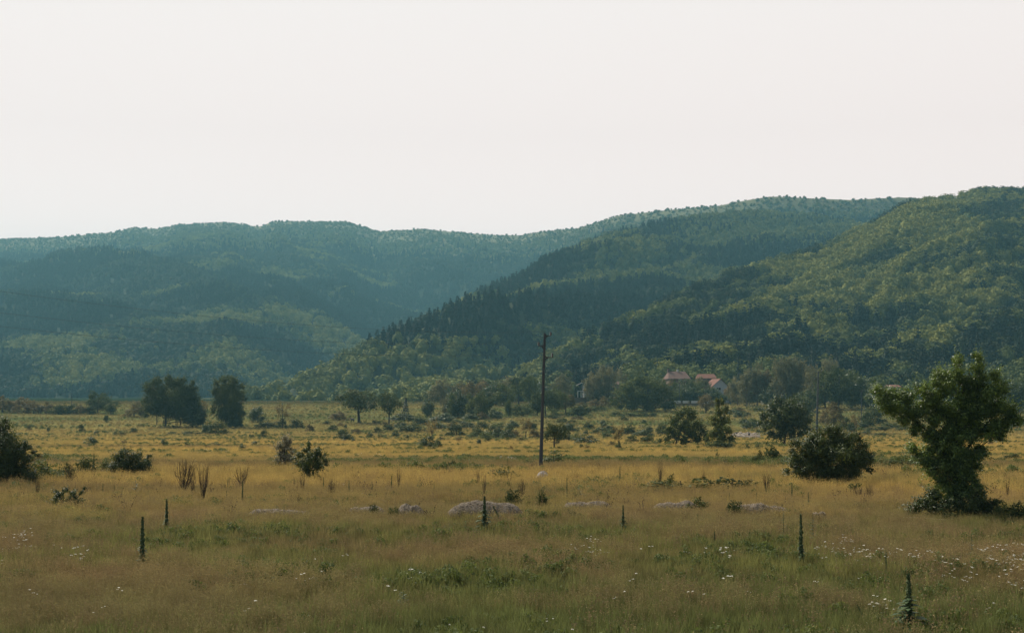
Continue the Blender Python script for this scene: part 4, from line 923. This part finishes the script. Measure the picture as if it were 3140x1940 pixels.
# ---------------------------------------------------------------- dead shrubs and tall stalks
for px,b_,w_,h_,lab,i in [
  (568,1515,76,104,'widest dead brown shrub, left one of the tangled trio on the left',0),(594,1530,40,104,'thin dead shrub in the middle of the tangled trio on the left',5),(628,1545,44,118,'dark dead shrub, right one of the tangled trio on the left',1),
  (743,1498,48,62,'fan shaped dead shrub above a green mullein spike, left of the dark upright bush',2),(217,1490,44,64,'dead brown stalks behind the small shiny leaved bush at the left',3),(120,1522,34,60,'sparse dead stalks left of the small shiny leaved bush',5),
  (930,1512,30,60,'dead stalks at the foot of the dark upright bush',4),(1020,1528,34,56,'dead shrub above the left gravel heaps',3),(1223,1508,26,70,'slim dead shrub with a tall stem left of the gravel heap with the white top',4),
  (1466,1500,26,66,'reddish dead stalk, left one of the two above the largest gravel heap',5),(1484,1528,28,70,'dead stalk, right one of the two above the largest gravel heap',4),(1599,1532,32,58,'grey dead shrub right of the largest gravel heap',3),
  (1660,1530,30,30,'short faint dead shrub below the white stone',2),(2022,1502,30,86,'tall leaning dead stalk left of the bramble belt',4),(2155,1488,18,46,'reddish dead stalk standing in the bramble belt',5),
  (2347,1516,32,58,'dense reddish dead shrub at the right end of the bramble belt',1),(2628,1526,30,32,'short dark dead shrub below the very large bush',2),(2663,1542,32,56,'fan shaped dead shrub between the very large bush and the big tree',0),
  (3085,1536,30,74,'branched dead stalk right of the big tree',4),(3137,1536,16,72,'dead stalk cut by the right edge',5),(905,1500,14,36,'faint dead twigs left of the dark upright bush foot',4),(2480,1545,16,26,'short dead twig right of the row of spikes under the very large bush',5)]:
    dry(px,b_,w_,h_,lab,i=i)
for px,t_,b_,lab,i,fat in [
  (443,1592,1732,'tallest mullein spike on the left with a pale tip',0,1.5),(516,1537,1632,'mullein spike just above and right of the tallest left one',1,1.35),(747,1484,1548,'dark mullein spike below the fan shaped dead shrub',0,1.0),
  (320,1485,1520,'tilted stout mullein stub left of the leafy bright plant',3,1.2),(355,1490,1520,'short mullein stub next to the leafy bright plant',3,1.0),(291,1394,1458,'tall leafy stalk rising among the bushes on the left',1,1.1),
  (651,1481,1506,'short spike right of the tangled dead trio',1,.9),(701,1472,1502,'thin spike above a second one right of the dead trio',3,.8),(698,1508,1548,'thin spike below its twin right of the dead trio',0,.8),
  (994,1467,1512,'thin spike just right of the dark upright bush',0,.8),(1072,1476,1522,'mullein spike with small white flowers at its foot',0,1.1),(1062,1474,1500,'pale thin spike left of the one with white flowers',3,.7),(1142,1480,1518,'thin dark spike half way between the dark upright bush and centre',1,.8),
  (1202,1463,1510,'spike left of the slim dead shrub',0,1.0),(1332,1480,1518,'sparse green stalk left of the largest gravel heap',3,.7),(1557,1408,1440,'stalk standing in the green weedy bush left of the white stone',1,.9),
  (1486,1528,1632,'big pale leafy mullein in front of the largest gravel heap',2,1.4),(1738,1465,1534,'thin yellow flowering stalk right of the white stone',3,.6),(1900,1434,1494,'tall curved dark spike right of the pole',0,.9),
  (1909,1554,1624,'dark mullein shaped like a small fir in front of the gravel heaps',2,1.1),(2034,1504,1530,'short spike on top of a gravel heap below the leaning dead stalk',3,.8),(2137,1582,1622,'short spike in front of the third gravel heap from the right',1,.9),
  (2187,1634,1668,'small dark spike alone in the red brown grass right of centre',1,1.2),(2234,1514,1542,'spike behind the gravel heap right of centre',1,.9),(2317,1513,1542,'pale small spike left of the dense reddish dead shrub',3,1.0),
  (2346,1490,1532,'green spike in front of the dense reddish dead shrub',0,.8),(2425,1484,1536,'dark spike under the left side of the very large bush',1,.9),(2458,1518,1544,'thin short spike between two taller ones under the very large bush',3,.7),(2475,1513,1556,'spike under the middle of the very large bush',1,.8),
  (2451,1584,1730,'very tall dark mullein between two white leaved thistles',0,1.25),(2776,1768,1932,'largest mullein at the lower right with a brown tip',2,1.5),(2709,1697,1758,'slender mullein left of the thistle beneath the big tree',1,.9),
  (3137,1488,1540,'dark spike cut by the right edge',1,1.1),(1000,1500,1512,'stub of a spike left of the white flowered one',3,1.0),(932,1532,1548,'tiny dark spike on the left gravel heap',1,1.0),(1160,1496,1516,'low dark spike near the centre left',3,1.0)]:
    mullein(px,t_,b_,lab,i=i,fat=fat)
mullein(2668,1848,1902,'curved dark mullein leaning left beside the largest one',i=1,tilt=-.45)
mullein(1553,1545,1600,'dark mullein leaning left in front of the largest gravel heap',i=2,tilt=-.5)
mullein(1262,1472,1510,'dark stalk bent over in an arch right of the slim dead shrub',i=1,tilt=.6)
# leafy fern-like plants
def leafy(px,b_,w_,h_,label,tilt=0.0,seed=1):
    p = at(px,b_,.35); s=p.y/F; rng=np.random.default_rng(seed); H=h_*s+.35; W=w_*s
    o = empty('leafy_plant', p, label, 'plant', 'broad leaved wild plants in the meadow'); o.rotation_euler=(0,tilt,0)
    q=QM()
    for i in range(46):
        z=H*rng.uniform(.08,.95); ln=W*.6*(1.08-z/H)**.8*rng.uniform(.7,1.1)+.03; a=rng.uniform(0,6.28); d=np.array([math.cos(a),math.sin(a),0]); sd=np.array([-math.sin(a),math.cos(a),0])
        pts=[np.array([0,0,z])+d*ln*u+np.array([0,0,ln*(.7*u-.6*u*u)]) for u in (0,.4,.75,1)]; ww=[ln*.05,ln*.2,ln*.14,ln*.01]
        V=np.array([p_+s_*sd*x for p_,x in zip(pts,ww) for s_ in (-1,1)]); q.add(V,[(0,1,3,2),(2,3,5,4),(4,5,7,6)],rng.random())
    part('leaves', q.mesh('leaves', MAT['weed']), o)
    w=QM(); w.add(*tube([(0,0,-.02),(0,0,H*.5),(0,0,H)],[.014,.01,.004],5)); part('stem', w.mesh('stem', MAT['weed']), o)
leafy(428,1522,44,52,'bright green feathery plant alone left of the dead shrub trio',-.12,1)
leafy(1797,1532,30,46,'dark fern shaped plant leaning left above the second gravel heap right of centre',-.4,2)
leafy(2971,1728,34,86,'dark green thistle among white flowers beneath the big tree',0,3)
leafy(2398,1650,26,86,'pale green thistle with white leaves left of the very tall mullein',0,4)
leafy(2488,1668,28,96,'pale green thistle with white leaves right of the very tall mullein',0,5)
leafy(1268,1510,20,40,'dark drooping plant under the bent stalk left of centre',.3,6)
leafy(1240,1850,70,44,'dark green leafy weed low in the foreground grass left of centre',0,7)
leafy(1105,1730,18,36,'small dark green weed upright in the middle of the foreground',.2,8)
leafy(2955,1935,20,26,'single green leaf plant cut by the bottom edge at the right',.3,9)
leafy(2410,1938,22,34,'bright green grass leaved plant at the bottom edge',0,10)

# ---------------------------------------------------------------- gravel heaps, stone, stick
def gravel(px0,px1,top,b_,label,seed,sides=1.0):
    p=at((px0+px1)/2,b_,.50); s=p.y/F; W=(px1-px0)*s; H=(b_-top)*s+.60; D=1.9*sides; rng=np.random.default_rng(seed)
    o=empty('gravel_heap',p,label,'gravel heap','grey gravel heaps in a row across the meadow')
    nx,ny=60,22; u=np.linspace(-1,1,nx); v=np.linspace(-1,1,ny); U,Vv=np.meshgrid(u,v)
    def hgt(U,Vv):
        e=np.clip(1-np.abs(U)**3.6,0,1)**.6; r=np.clip(1-np.abs(Vv)**2.2,0,1)**.7
        n=fbm(U*3+seed,Vv*1.3+seed,3); return H*e*r*(.80+.28*n)+.05*(fbm(U*W*1.5,Vv*3,3)-.5)*e-.05
    Z=hgt(U,Vv)+rng.normal(0,.008,U.shape); Vx=np.stack([U.ravel()*W/2,Vv.ravel()*D/2,Z.ravel()],1); I=np.arange(nx*ny).reshape(ny,nx)
    Q=np.stack([I[:-1,:-1].ravel(),I[:-1,1:].ravel(),I[1:,1:].ravel(),I[1:,:-1].ravel()],1)
    part('mound', qmesh('mound',Vx,Q,MAT['gravel_bed'],smooth=True), o)
    q=QM(); n=int(1000*W); uu=rng.uniform(-.99,.99,n); vv=rng.uniform(-1,.9,n); zz=hgt(uu,vv)
    C=np.stack([uu*W/2,vv*D/2,zz],1); r=.008+.026*rng.random(n)**2.5
    oc=np.array([[1,0,0],[0,1,0],[-1,0,0],[0,-1,0],[0,0,1],[0,0,-1]])
    Vs=C[:,None,:]+oc[None]*r[:,None,None]*rng.uniform(.6,1.3,(n,6,1)); k=np.arange(n)[:,None]*6
    F_=[(0,1,4,4),(1,2,4,4),(2,3,4,4),(3,0,4,4)]
    # five sided stones from quads: top pyramid written as two bent quads, bottom likewise
    Qs=np.concatenate([k+np.array([[a,b,c,d]]) for a,b,c,d in ((0,1,4,3),(1,2,3,4),(1,0,5,2),(0,3,2,5))])
    q.add(Vs.reshape(-1,3),Qs,np.repeat(rng.random(n),6)); part('pebbles', q.mesh('pebbles',MAT['gravel']), o)
gravel(738,985,1556,1580,'longest grey gravel heap, leftmost of the row, with a dark right end',1)
gravel(1055,1200,1550,1572,'faint gravel heap half hidden by green weeds, second from the left',2)
gravel(1210,1312,1546,1578,'short steep gravel heap left of the largest one',3)
gravel(1355,1618,1536,1578,'largest gravel heap with a pale crest, below the utility pole',4,1.3)
gravel(1710,1890,1535,1556,'low pale topped gravel heap just right of the largest one',5)
gravel(1975,2168,1536,1560,'flat gravel heap with a brown right end, right of centre',6)
gravel(2218,2432,1545,1572,'rounded dark gravel heap left of the pale thistles',7)
gravel(2480,2534,1567,1582,'smallest gravel heap, rightmost of the row',8,.6)
def rock(px,b_,w_,h_,label,seed):
    p=at(px,b_,.48); s=p.y/F; rng=np.random.default_rng(seed); bm_=MB()
    th=np.linspace(0,2*PI,15)[:-1]; V=[]; rings=[(1,-.1),(1.02,.25),(.85,.6),(.5,.9),(.15,1.0)]
    for r,z in rings:
        for a in th:
            k=1+rng.normal(0,.10); V.append((math.cos(a)*r*k*w_*s/2, math.sin(a)*r*k*w_*s*.35, z*(h_*s+.80)*(1+rng.normal(0,.07))))
    n=14; Fq=[(i*n+j,i*n+(j+1)%n,(i+1)*n+(j+1)%n,(i+1)*n+j) for i in range(4) for j in range(n)]+[tuple(range(4*n,5*n))]
    bm_.add(V,Fq); o=bm_.build('stone',MAT['stone']); o.location=p; return tag(o,label,'stone')
rock(1663,1470,48,11,'flat white limestone boulder in the ochre grass below the utility pole',1)
def stick():
    a=at(2740,1581,.55); b2=at(2905,1588,.55); r=.012; q=QM(); a=np.array(a)+[0,0,.5]; b2=np.array(b2)+[0,0,.5]
    m1=a*.66+b2*.34+[0,0,.05]; c=a*.5+b2*.5
    q.add(*tube([a-c,m1-c,b2-c],[r,r*1.3,r],6)); o=part('stick',q.mesh('stick',MAT['straw'])); o.location=c
    tag(o,'long thin pale stick lying on the grass before the big tree','stick')
stick()

# ---------------------------------------------------------------- poles and wires
def utility_pole(px,b_,top,tx,label,arms,wd=11.5,mat='concrete',g=.35,group='utility poles of the line crossing the plain'):
    p=at(px,b_,g); s=p.y/F; H=(b_-top)*s+g; lean=(tx-px)*s/H
    o=empty('utility_pole',p,label,'utility pole',group); o.rotation_euler=(0,math.atan(lean),0)
    m=MB(); r0=wd*s/2; r1=r0*.55
    V=[]
    for z,r in ((-.3,r0),(H*.5,(r0+r1)/2),(H,r1)):
        for a in range(8):
            t=a*PI/4+PI/8; k=1.08; V.append((math.cos(t)*r*k,math.sin(t)*r*k,z))
    m.add(V,[(i*8+j,i*8+(j+1)%8,(i+1)*8+(j+1)%8,(i+1)*8+j) for i in range(2) for j in range(8)]+[tuple(range(16,24))])
    m.build('shaft',MAT[mat],o)
    tips=[]
    for (side,ay,ln,ih) in arms:      # side -1/1, arm height in photo px, length px, insulator px
        z=(b_-ay)*s+g; L_=ln*s; a=MB()
        x0=side*r1*.8
        a.tube([(x0,0,z),(side*L_,0,z)],[.030,.030],6)
        a.tube([(x0,0,z-.22),(side*L_*.3,0,z-.09),(side*L_*.62,0,z)],[.04,.045,.025],6)
        a.tube([(x0,0,z+.10),(side*L_*.3,0,z+.01)],[.05,.02],6)
        br=a.build('bracket',MAT['iron'],o)
        i=MB(); pr=[(0,.045),(.04,.075),(.08,.05),(.12,.085),(.17,.055),(.21,.09),(.27,.06),(.31,.065),(.34,.03)]; hh=ih*s/.34
        i.tube([(side*L_,0,z+a_*hh) for a_,_ in pr],[r for _,r in pr],10)
        i.build('insulator',MAT['porcelain'],br,True)
        c=MB(); c.tube([(side*L_-.055,-.05,z+.02*hh),(side*L_-.055,-.05,z+.30*hh)],[.025,.025],6); c.build('insulator',MAT['glass_ins'],br,True)
        tips.append(Vector(p)+Vector((side*L_+ (z)*lean,0,z+ih*s)))
    return o,tips
main_pole,tips=utility_pole(1657,1445,1021,1671,'tall dark concrete utility pole with three side brackets at the centre',[(1,1029,18,12),(-1,1061,18,12),(1,1095,25,13)],wd=12)
utility_pole(2503,1330,1139,2511,'second utility pole with three brackets behind the very large bush',[(1,1140,10,7),(-1,1164,11,8),(1,1188,15,8)],wd=7.5)
utility_pole(2299,1243,1166,2300,'thin pale pole before the tall grove right of the white house',[],wd=3,g=0,group='thin poles near the village')
utility_pole(2083,1237,1168,2084,'thin grey pole in front of the faded red roof house',[],wd=2.4,g=0,group='thin poles near the village')
utility_pole(1904,1255,1192,1907,'thin grey pole before the left side of the broad dark tree',[],wd=3,g=0,group='thin poles near the village')
utility_pole(2240,1238,1175,2240,'thin pole at the right side of the white house',[],wd=2.2,g=0,group='thin poles near the village')
utility_pole(2641,1305,1196,2642,'thin pole with a cross bar between the loose scrub and the dark wood',[(1,1199,5,2),(-1,1199,5,2)],wd=3,g=0,group='thin poles near the village')
utility_pole(2628,1232,1178,2628,'thin pale pole standing in the dark wood left of the big tree',[],wd=1.8,g=0,group='thin poles near the village')
utility_pole(220,1262,1206,220,'far small pole above the hedge at the left',[],wd=2.4,g=0,group='thin poles near the village')
def wire(A,B,sag,label,r=.0065):
    A=Vector(A);B=Vector(B); c=(A+B)/2; q=QM(); pts=[]
    for i in range(33):
        t=i/32; p_=A.lerp(B,t)-c; p_.z-=sag*4*t*(1-t); pts.append(tuple(p_))
    q.add(*tube(pts,[r]*33,5)); o=part('power_line',q.mesh('power_line',MAT['wire'])); o.location=c; tag(o,label,'wire','wires running from the left to the utility pole')
def ray(px,py,Y): return Vector(((px-CX)/F*Y, Y, CAM_Z+(HZ-py)/F*Y))
wire(ray(-420,832,62),tips[0],.9,'uppermost of the three wires crossing the left hillside')
wire(ray(-420,905,62),tips[1],.9,'middle one of the three wires crossing the left hillside')
wire(ray(-420,950,62),tips[2],.9,'lowest of the three wires crossing the left hillside')

# ---------------------------------------------------------------- village
def house(name, px0, px1, eave, ridge, b_, label, cat, wall='white_wall', roof='tile', rot=0.0, depth=8.0, hip=0.0, gable_front=False, chim=(), wins=(), Y=None):
    """px0,px1: wall edges; eave/ridge/b_: photo rows"""
    p=at((px0+px1)/2,b_,0) if Y is None else None
    if Y is not None:
        yy=Y; p=Vector((((px0+px1)/2-CX)/F*yy, yy, CAM_Z+(HZ-b_)/F*yy))
    s=p.y/F; W=(px1-px0)*s; he=(b_-eave)*s; hr=(b_-ridge)*s; D=depth
    o=empty(name,p,label,cat,rz=rot)
    m=MB(); x=W/2
    if not gable_front:   # ridge runs left-right
        m.box(-x,x,0,D,-4,he-.02)
        if hip<=0:
            m.add([(-x,0,he-.02),(-x,D,he-.02),(-x,D/2,hr-.12),(x,0,he-.02),(x,D,he-.02),(x,D/2,hr-.12)],[(0,2,1),(3,4,5),(0,3,5,2),(1,2,5,4)])
        wl=m.build('wall',MAT[wall],o)
        r=MB(); ov=.6; hx=hip*x; sl=(hr-he)/(D/2); ze=he-ov*sl
        A=(-x-ov,-ov,ze);B=(x+ov,-ov,ze);C=(x+ov-hx,D/2,hr);Dd=(-x-ov+hx,D/2,hr);E=(x+ov,D+ov,ze);G=(-x-ov,D+ov,ze)
        up=lambda q_:(q_[0],q_[1],q_[2]+.12)
        r.slab([up(A),up(B),up(C),up(Dd)],.14); r.slab([up(Dd),up(C),up(E),up(G)],.14)
        if hip>0: r.slab([up(B),up(E),up(C)],.14); r.slab([up(G),up(A),up(Dd)],.14)
    else:                 # gable faces the camera
        m.add([(-x,0,-4),(x,0,-4),(x,0,he),(0,0,hr),(-x,0,he),(-x,D,-4),(x,D,-4),(x,D,he),(0,D,hr),(-x,D,he)],
              [(0,1,2,3,4),(9,8,7,6,5),(1,6,7,2),(0,4,9,5),(2,7,8,3),(3,8,9,4)])
        wl=m.build('wall',MAT[wall],o); r=MB(); ov=.6; sl=(hr-he)/x
        for sg in (-1,1):
            e=(sg*(x+ov),-ov,he-ov*sl+.14);f=(sg*(x+ov),D+ov,he-ov*sl+.14)
            pts=[e,(0,-ov,hr+.14),(0,D+ov,hr+.14),f]; r.slab(pts if sg<0 else pts[::-1],.13)
    rf=r.build('roof',MAT[roof],o)
    for (cx,ct,cw,mt) in chim:   # px, top row, width px, material
        X=(cx-(px0+px1)/2)*s; t=MB(); wv=cw*s/2; zt_=(b_-ct)*s
        t.box(X-wv,X+wv,D/2-wv,D/2+wv,he,zt_); t.box(X-wv*1.2,X+wv*1.2,D/2-wv*1.2,D/2+wv*1.2,zt_,zt_+.18); t.build('chimney',MAT[mt],rf)
    for (wx0,wx1,wt,wb) in wins:
        X0=(wx0-(px0+px1)/2)*s;X1=(wx1-(px0+px1)/2)*s;Z0=(b_-wb)*s;Z1=(b_-wt)*s
        wm=MB(); wm.box(X0,X1,-.05,.02,Z0,Z0+.12); wm.box(X0,X1,-.05,.02,Z1-.12,Z1); n=max(1,round((X1-X0)/1.1))
        for k in range(n+1):
            xx=X0+(X1-X0-.12)*k/n; wm.box(xx,xx+.12,-.045,.02,Z0+.12,Z1-.12)
        wn=wm.build('window',MAT['frame'],o); g_=MB(); g_.box(X0+.05,X1-.05,-.02,.01,Z0+.05,Z1-.05); g_.build('pane',MAT['dark'],wn)
    return o
house('house',2052,2116,1160,1139,1212,'large house with a faded red hipped roof, leftmost of the red roofed houses','house',wall='brick',roof='tile2',rot=.12,depth=12,hip=.28,chim=((2058,1131,6,'brick'),(2087,1133,5,'white_wall')),wins=((2060,2072,1178,1190),(2090,2100,1178,1190)),Y=745)
house('house',2140,2196,1159,1147,1205,'low house with a bright red roof between the faded roof and the white house','house',wall='brick',roof='tile',rot=-.05,depth=9,hip=.22,chim=((2158,1150,5,'white_wall'),),Y=760)
house('house',2180,2238,1186,1162,1222,'white walled house with a red gable roof and a dark window','house',wall='white_wall',roof='tile',rot=.32,depth=9,gable_front=True,chim=((2216,1162,4,'dark'),),wins=((2196,2211,1188,1197),),Y=725)
house('house',1884,1896,1178,1170,1200,'small pink brown house peeping between trees left of the broad dark tree','house',wall='brick',roof='tile2',depth=6,Y=735)
house('house',2724,2762,1186,1180,1215,'red roof showing just above the left branches of the big tree','house',wall='brick',roof='tile',depth=9,hip=.2,Y=735)
def porch():
    Y=700; s=Y/F; cx=1785; p=Vector(((cx-CX)/F*Y,Y,CAM_Z+(HZ-1218)/F*Y)); o=empty('porch',p,'small white roofed porch on posts left of the grey green trees','porch')
    m=MB(); hr=45*s; he=37*s; x=17*s; D=5
    for sg in (-1,1):
        e=(sg*x,0,he);f=(sg*x,D,he); pts=[e,(0,0,hr),(0,D,hr),f]; m.slab(pts if sg<0 else pts[::-1],.18)
    m.build('roof',MAT['frame'],o)
    for i,X in enumerate((-13*s,-3*s,8*s)):
        q=MB(); q.box(X-.16,X+.16,.2,.52,-1,18*s if i<2 else 38*s); q.build('post',MAT['frame'],o)
    q=MB(); q.box(-13*s,8*s,.22,.5,18*s+.004,18*s+.35); q.build('beam',MAT['frame'],o)
    q=MB(); q.box(4*s,14*s,1.2,D,-1,38*s); q.build('wall',MAT['white_wall'],o)
    q=MB(); q.box(-24*s,14*s,-.4,.15,-4.5,-.1); q.build('terrace_wall',MAT['gravel_bed'],o)
porch()
def garden_wall():
    Y=655; s=Y/F; cx=2130; p=Vector(((cx-CX)/F*Y,Y,CAM_Z+(HZ-1240)/F*Y)); o=empty('garden_wall',p,'white panelled garden wall along the field below the houses','wall')
    for a,b_ in ((2068,2087),(2094,2113),(2120,2139),(2146,2162),(2168,2192)):
        q=MB(); q.box((a-cx)*s,(b_-cx)*s,0,.2,.6,11.5*s); q.build('panel',MAT['white_wall'],o)
    q=MB(); q.box((2064-cx)*s,(2194-cx)*s,.03,.3,-2,.598)
    for a in (2065,2089,2115,2141,2164,2192): q.box((a-cx)*s,(a+2.5-cx)*s,-.02,.3,.6,11*s)
    q.build('plinth',MAT['gravel_bed'],o)
garden_wall()

# ---------------------------------------------------------------- animals and shepherd
def skin_obj(name, verts, edges, mat, parent=None, sub=1):
    me=bpy.data.meshes.new(name); me.from_pydata([v[:3] for v in verts],edges,[]); me.materials.append(MAT[mat])
    import bmesh
    bm=bmesh.new(); bm.from_mesh(me); ly=bm.verts.layers.skin.verify(); bm.verts.ensure_lookup_table()
    for i,v in enumerate(verts):
        r=v[3]; bm.verts[i][ly].radius=(r,r) if np.isscalar(r) else r
    bm.verts[0][ly].use_root=True; bm.to_mesh(me); bm.free()
    o=part(name,me,parent); o.modifiers.new('skin','SKIN'); sb=o.modifiers.new('smooth','SUBSURF'); sb.levels=sub; sb.render_levels=sub
    return o
SHEEP=[(0,0,.62,.24),(.32,0,.62,.25),(-.35,0,.62,.24),(.52,0,.70,.15),(.68,0,.88,.10),(.86,0,.82,.055),
       (.36,.14,.42,.06),(.38,.14,.2,.035),(.38,.14,0,.03),(.36,-.14,.42,.06),(.34,-.14,.2,.035),(.34,-.14,0,.03),
       (-.40,.14,.42,.07),(-.46,.14,.22,.035),(-.42,.14,0,.03),(-.40,-.14,.42,.07),(-.48,-.14,.22,.035),(-.44,-.14,0,.03),(-.56,0,.60,.04),(-.60,0,.42,.03)]
SE=[(0,1),(0,2),(1,3),(3,4),(4,5),(1,6),(6,7),(7,8),(1,9),(9,10),(10,11),(2,12),(12,13),(13,14),(2,15),(15,16),(16,17),(2,18),(18,19)]
def graze(v): v=list(v); v[3]=(.56,0,.56,.14); v[4]=(.74,0,.36,.09); v[5]=(.86,0,.20,.05); return v
sa=skin_obj('sheep',SHEEP,SE,'wool'); sb_=skin_obj('sheep',graze(SHEEP),SE,'wool'); sd=skin_obj('sheep',SHEEP,SE,'dark_wool')
protos_s=[sa,sb_,sd]; used_s=[False]*3
sheep=[(2244,1336),(2247,1340),(2252,1334),(2256,1338),(2259,1342),(2262,1336),(2267,1333),(2268,1339),(2272,1342),(2275,1337),(2279,1340),(2281,1334),(2283,1343),(2286,1338),(2290,1343),(2288,1333),(2300,1340),(2303,1344),(2305,1335),(2308,1339),(2311,1344),(2313,1333),(2316,1338),(2318,1344),(2321,1334),(2323,1339),(2325,1343),(2294,1336),(2256,1331),(2264,1341),(2271,1331),(2298,1332)]
rs=np.random.default_rng(4)
order=sorted(range(len(sheep)), key=lambda i: sheep[i][0]); rank={i:n for n,i in enumerate(order)}
for i,(px,py) in enumerate(sheep):
    k=2 if px<2262 and py<1333 else int(rs.random()<.45)
    if not used_s[k]: o=protos_s[k]; used_s[k]=True
    else: o=protos_s[k].copy(); COL.objects.link(o)
    p=at(px,py+1.5,.05); o.location=p; o.rotation_euler=(0,0,rs.choice([0,PI])+rs.normal(0,.4)); o.scale=(1.12,1.12,1.05)
    side='left' if px<2295 else 'right'; rows='rear' if py<1336 else ('front' if py>1341 else 'middle')
    col='dark brown' if k==2 else 'cream'
    pose='with lowered head ' if k==1 else ''
    nn=rank[i]; ordn = ORD[nn] if nn<20 else (['twenty first','twenty second','twenty third','twenty fourth','twenty fifth','twenty sixth','twenty seventh','twenty eighth','twenty ninth','thirtieth','thirty first','thirty second'][nn-20])
    tag(o,f'{col} sheep {pose}in the {rows} rank of the flock, {ordn} from left','sheep','flock of sheep on the far meadow')
for k in range(3):
    if not used_s[k]: bpy.data.objects.remove(protos_s[k])
def person(px,py,label):
    p=at(px,py,.0); o=empty('person',p,label,'person'); o.rotation_euler=(0,0,.5)
    body=skin_obj('body',[(0,0,.95,.13),(0,0,1.15,.12),(0,0,1.38,.13),(0,0,1.50,.055),(0,.02,1.60,.085),(0,.01,1.70,.08),(-.20,0,1.40,.05),(-.27,.02,1.15,.04),(-.24,.12,.95,.03),(-.24,.16,.88,.03),(.20,0,1.40,.05),(.27,.02,1.15,.04),(.26,.10,.93,.03),(.26,.14,.86,.03),
       (-.10,0,.88,.09),(-.12,.03,.48,.055),(-.12,0,.08,.045),(-.12,.14,.04,.04),(.10,0,.88,.09),(.12,.03,.48,.055),(.13,-.02,.08,.045),(.13,.12,.04,.04)],
       [(0,1),(1,2),(2,3),(3,4),(4,5),(2,6),(6,7),(7,8),(8,9),(2,10),(10,11),(11,12),(12,13),(0,14),(14,15),(15,16),(16,17),(0,18),(18,19),(19,20),(20,21)],'skin',o)
    skin_obj('jacket',[(0,0,.88,.19),(0,0,1.15,.18),(0,0,1.40,.18),(-.21,0,1.40,.075),(-.28,.02,1.15,.065),(-.25,.10,.97,.05),(.21,0,1.40,.075),(.28,.02,1.15,.065),(.27,.08,.95,.05)],[(0,1),(1,2),(2,3),(3,4),(4,5),(2,6),(6,7),(7,8)],'jacket',o)
    skin_obj('trousers',[(0,0,.92,.16),(-.11,0,.82,.12),(-.12,.03,.48,.09),(-.12,0,.10,.075),(.11,0,.82,.12),(.12,.03,.48,.09),(.13,-.02,.10,.075)],[(0,1),(1,2),(2,3),(0,4),(4,5),(5,6)],'trousers',o)
    skin_obj('cap',[(0,0,1.70,.10),(0,.02,1.76,.10),(0,.14,1.71,.05)],[(0,1),(0,2)],'trousers',o)
person(2296,1344,'person in a dark blue jacket standing among the sheep with their back to the flock')
h=skin_obj('horse',[(0,0,1.15,.30),(.45,0,1.15,.30),(-.5,0,1.18,.31),(.75,0,1.35,.20),(1.0,0,1.62,.13),(1.12,0,1.72,.11),(1.38,0,1.48,.07),
    (.52,.16,.85,.11),(.54,.16,.45,.06),(.53,.16,.04,.055),(.50,-.16,.85,.11),(.46,-.16,.45,.06),(.47,-.16,.04,.055),
    (-.55,.17,.82,.14),(-.66,.17,.50,.07),(-.60,.17,.04,.055),(-.52,-.17,.82,.14),(-.60,-.17,.50,.07),(-.54,-.17,.04,.055),(-.85,0,1.2,.06),(-.95,0,.75,.05)],
    [(0,1),(0,2),(1,3),(3,4),(4,5),(5,6),(1,7),(7,8),(8,9),(1,10),(10,11),(11,12),(2,13),(13,14),(14,15),(2,16),(16,17),(17,18),(2,19),(19,20)],'hide')
h.location=at(1081,1294,.1); h.rotation_euler=(0,0,2.5); h.scale=(1.05,1.05,1.05); tag(h,'dark horse standing in the shade left of the thick tree trunk','horse')
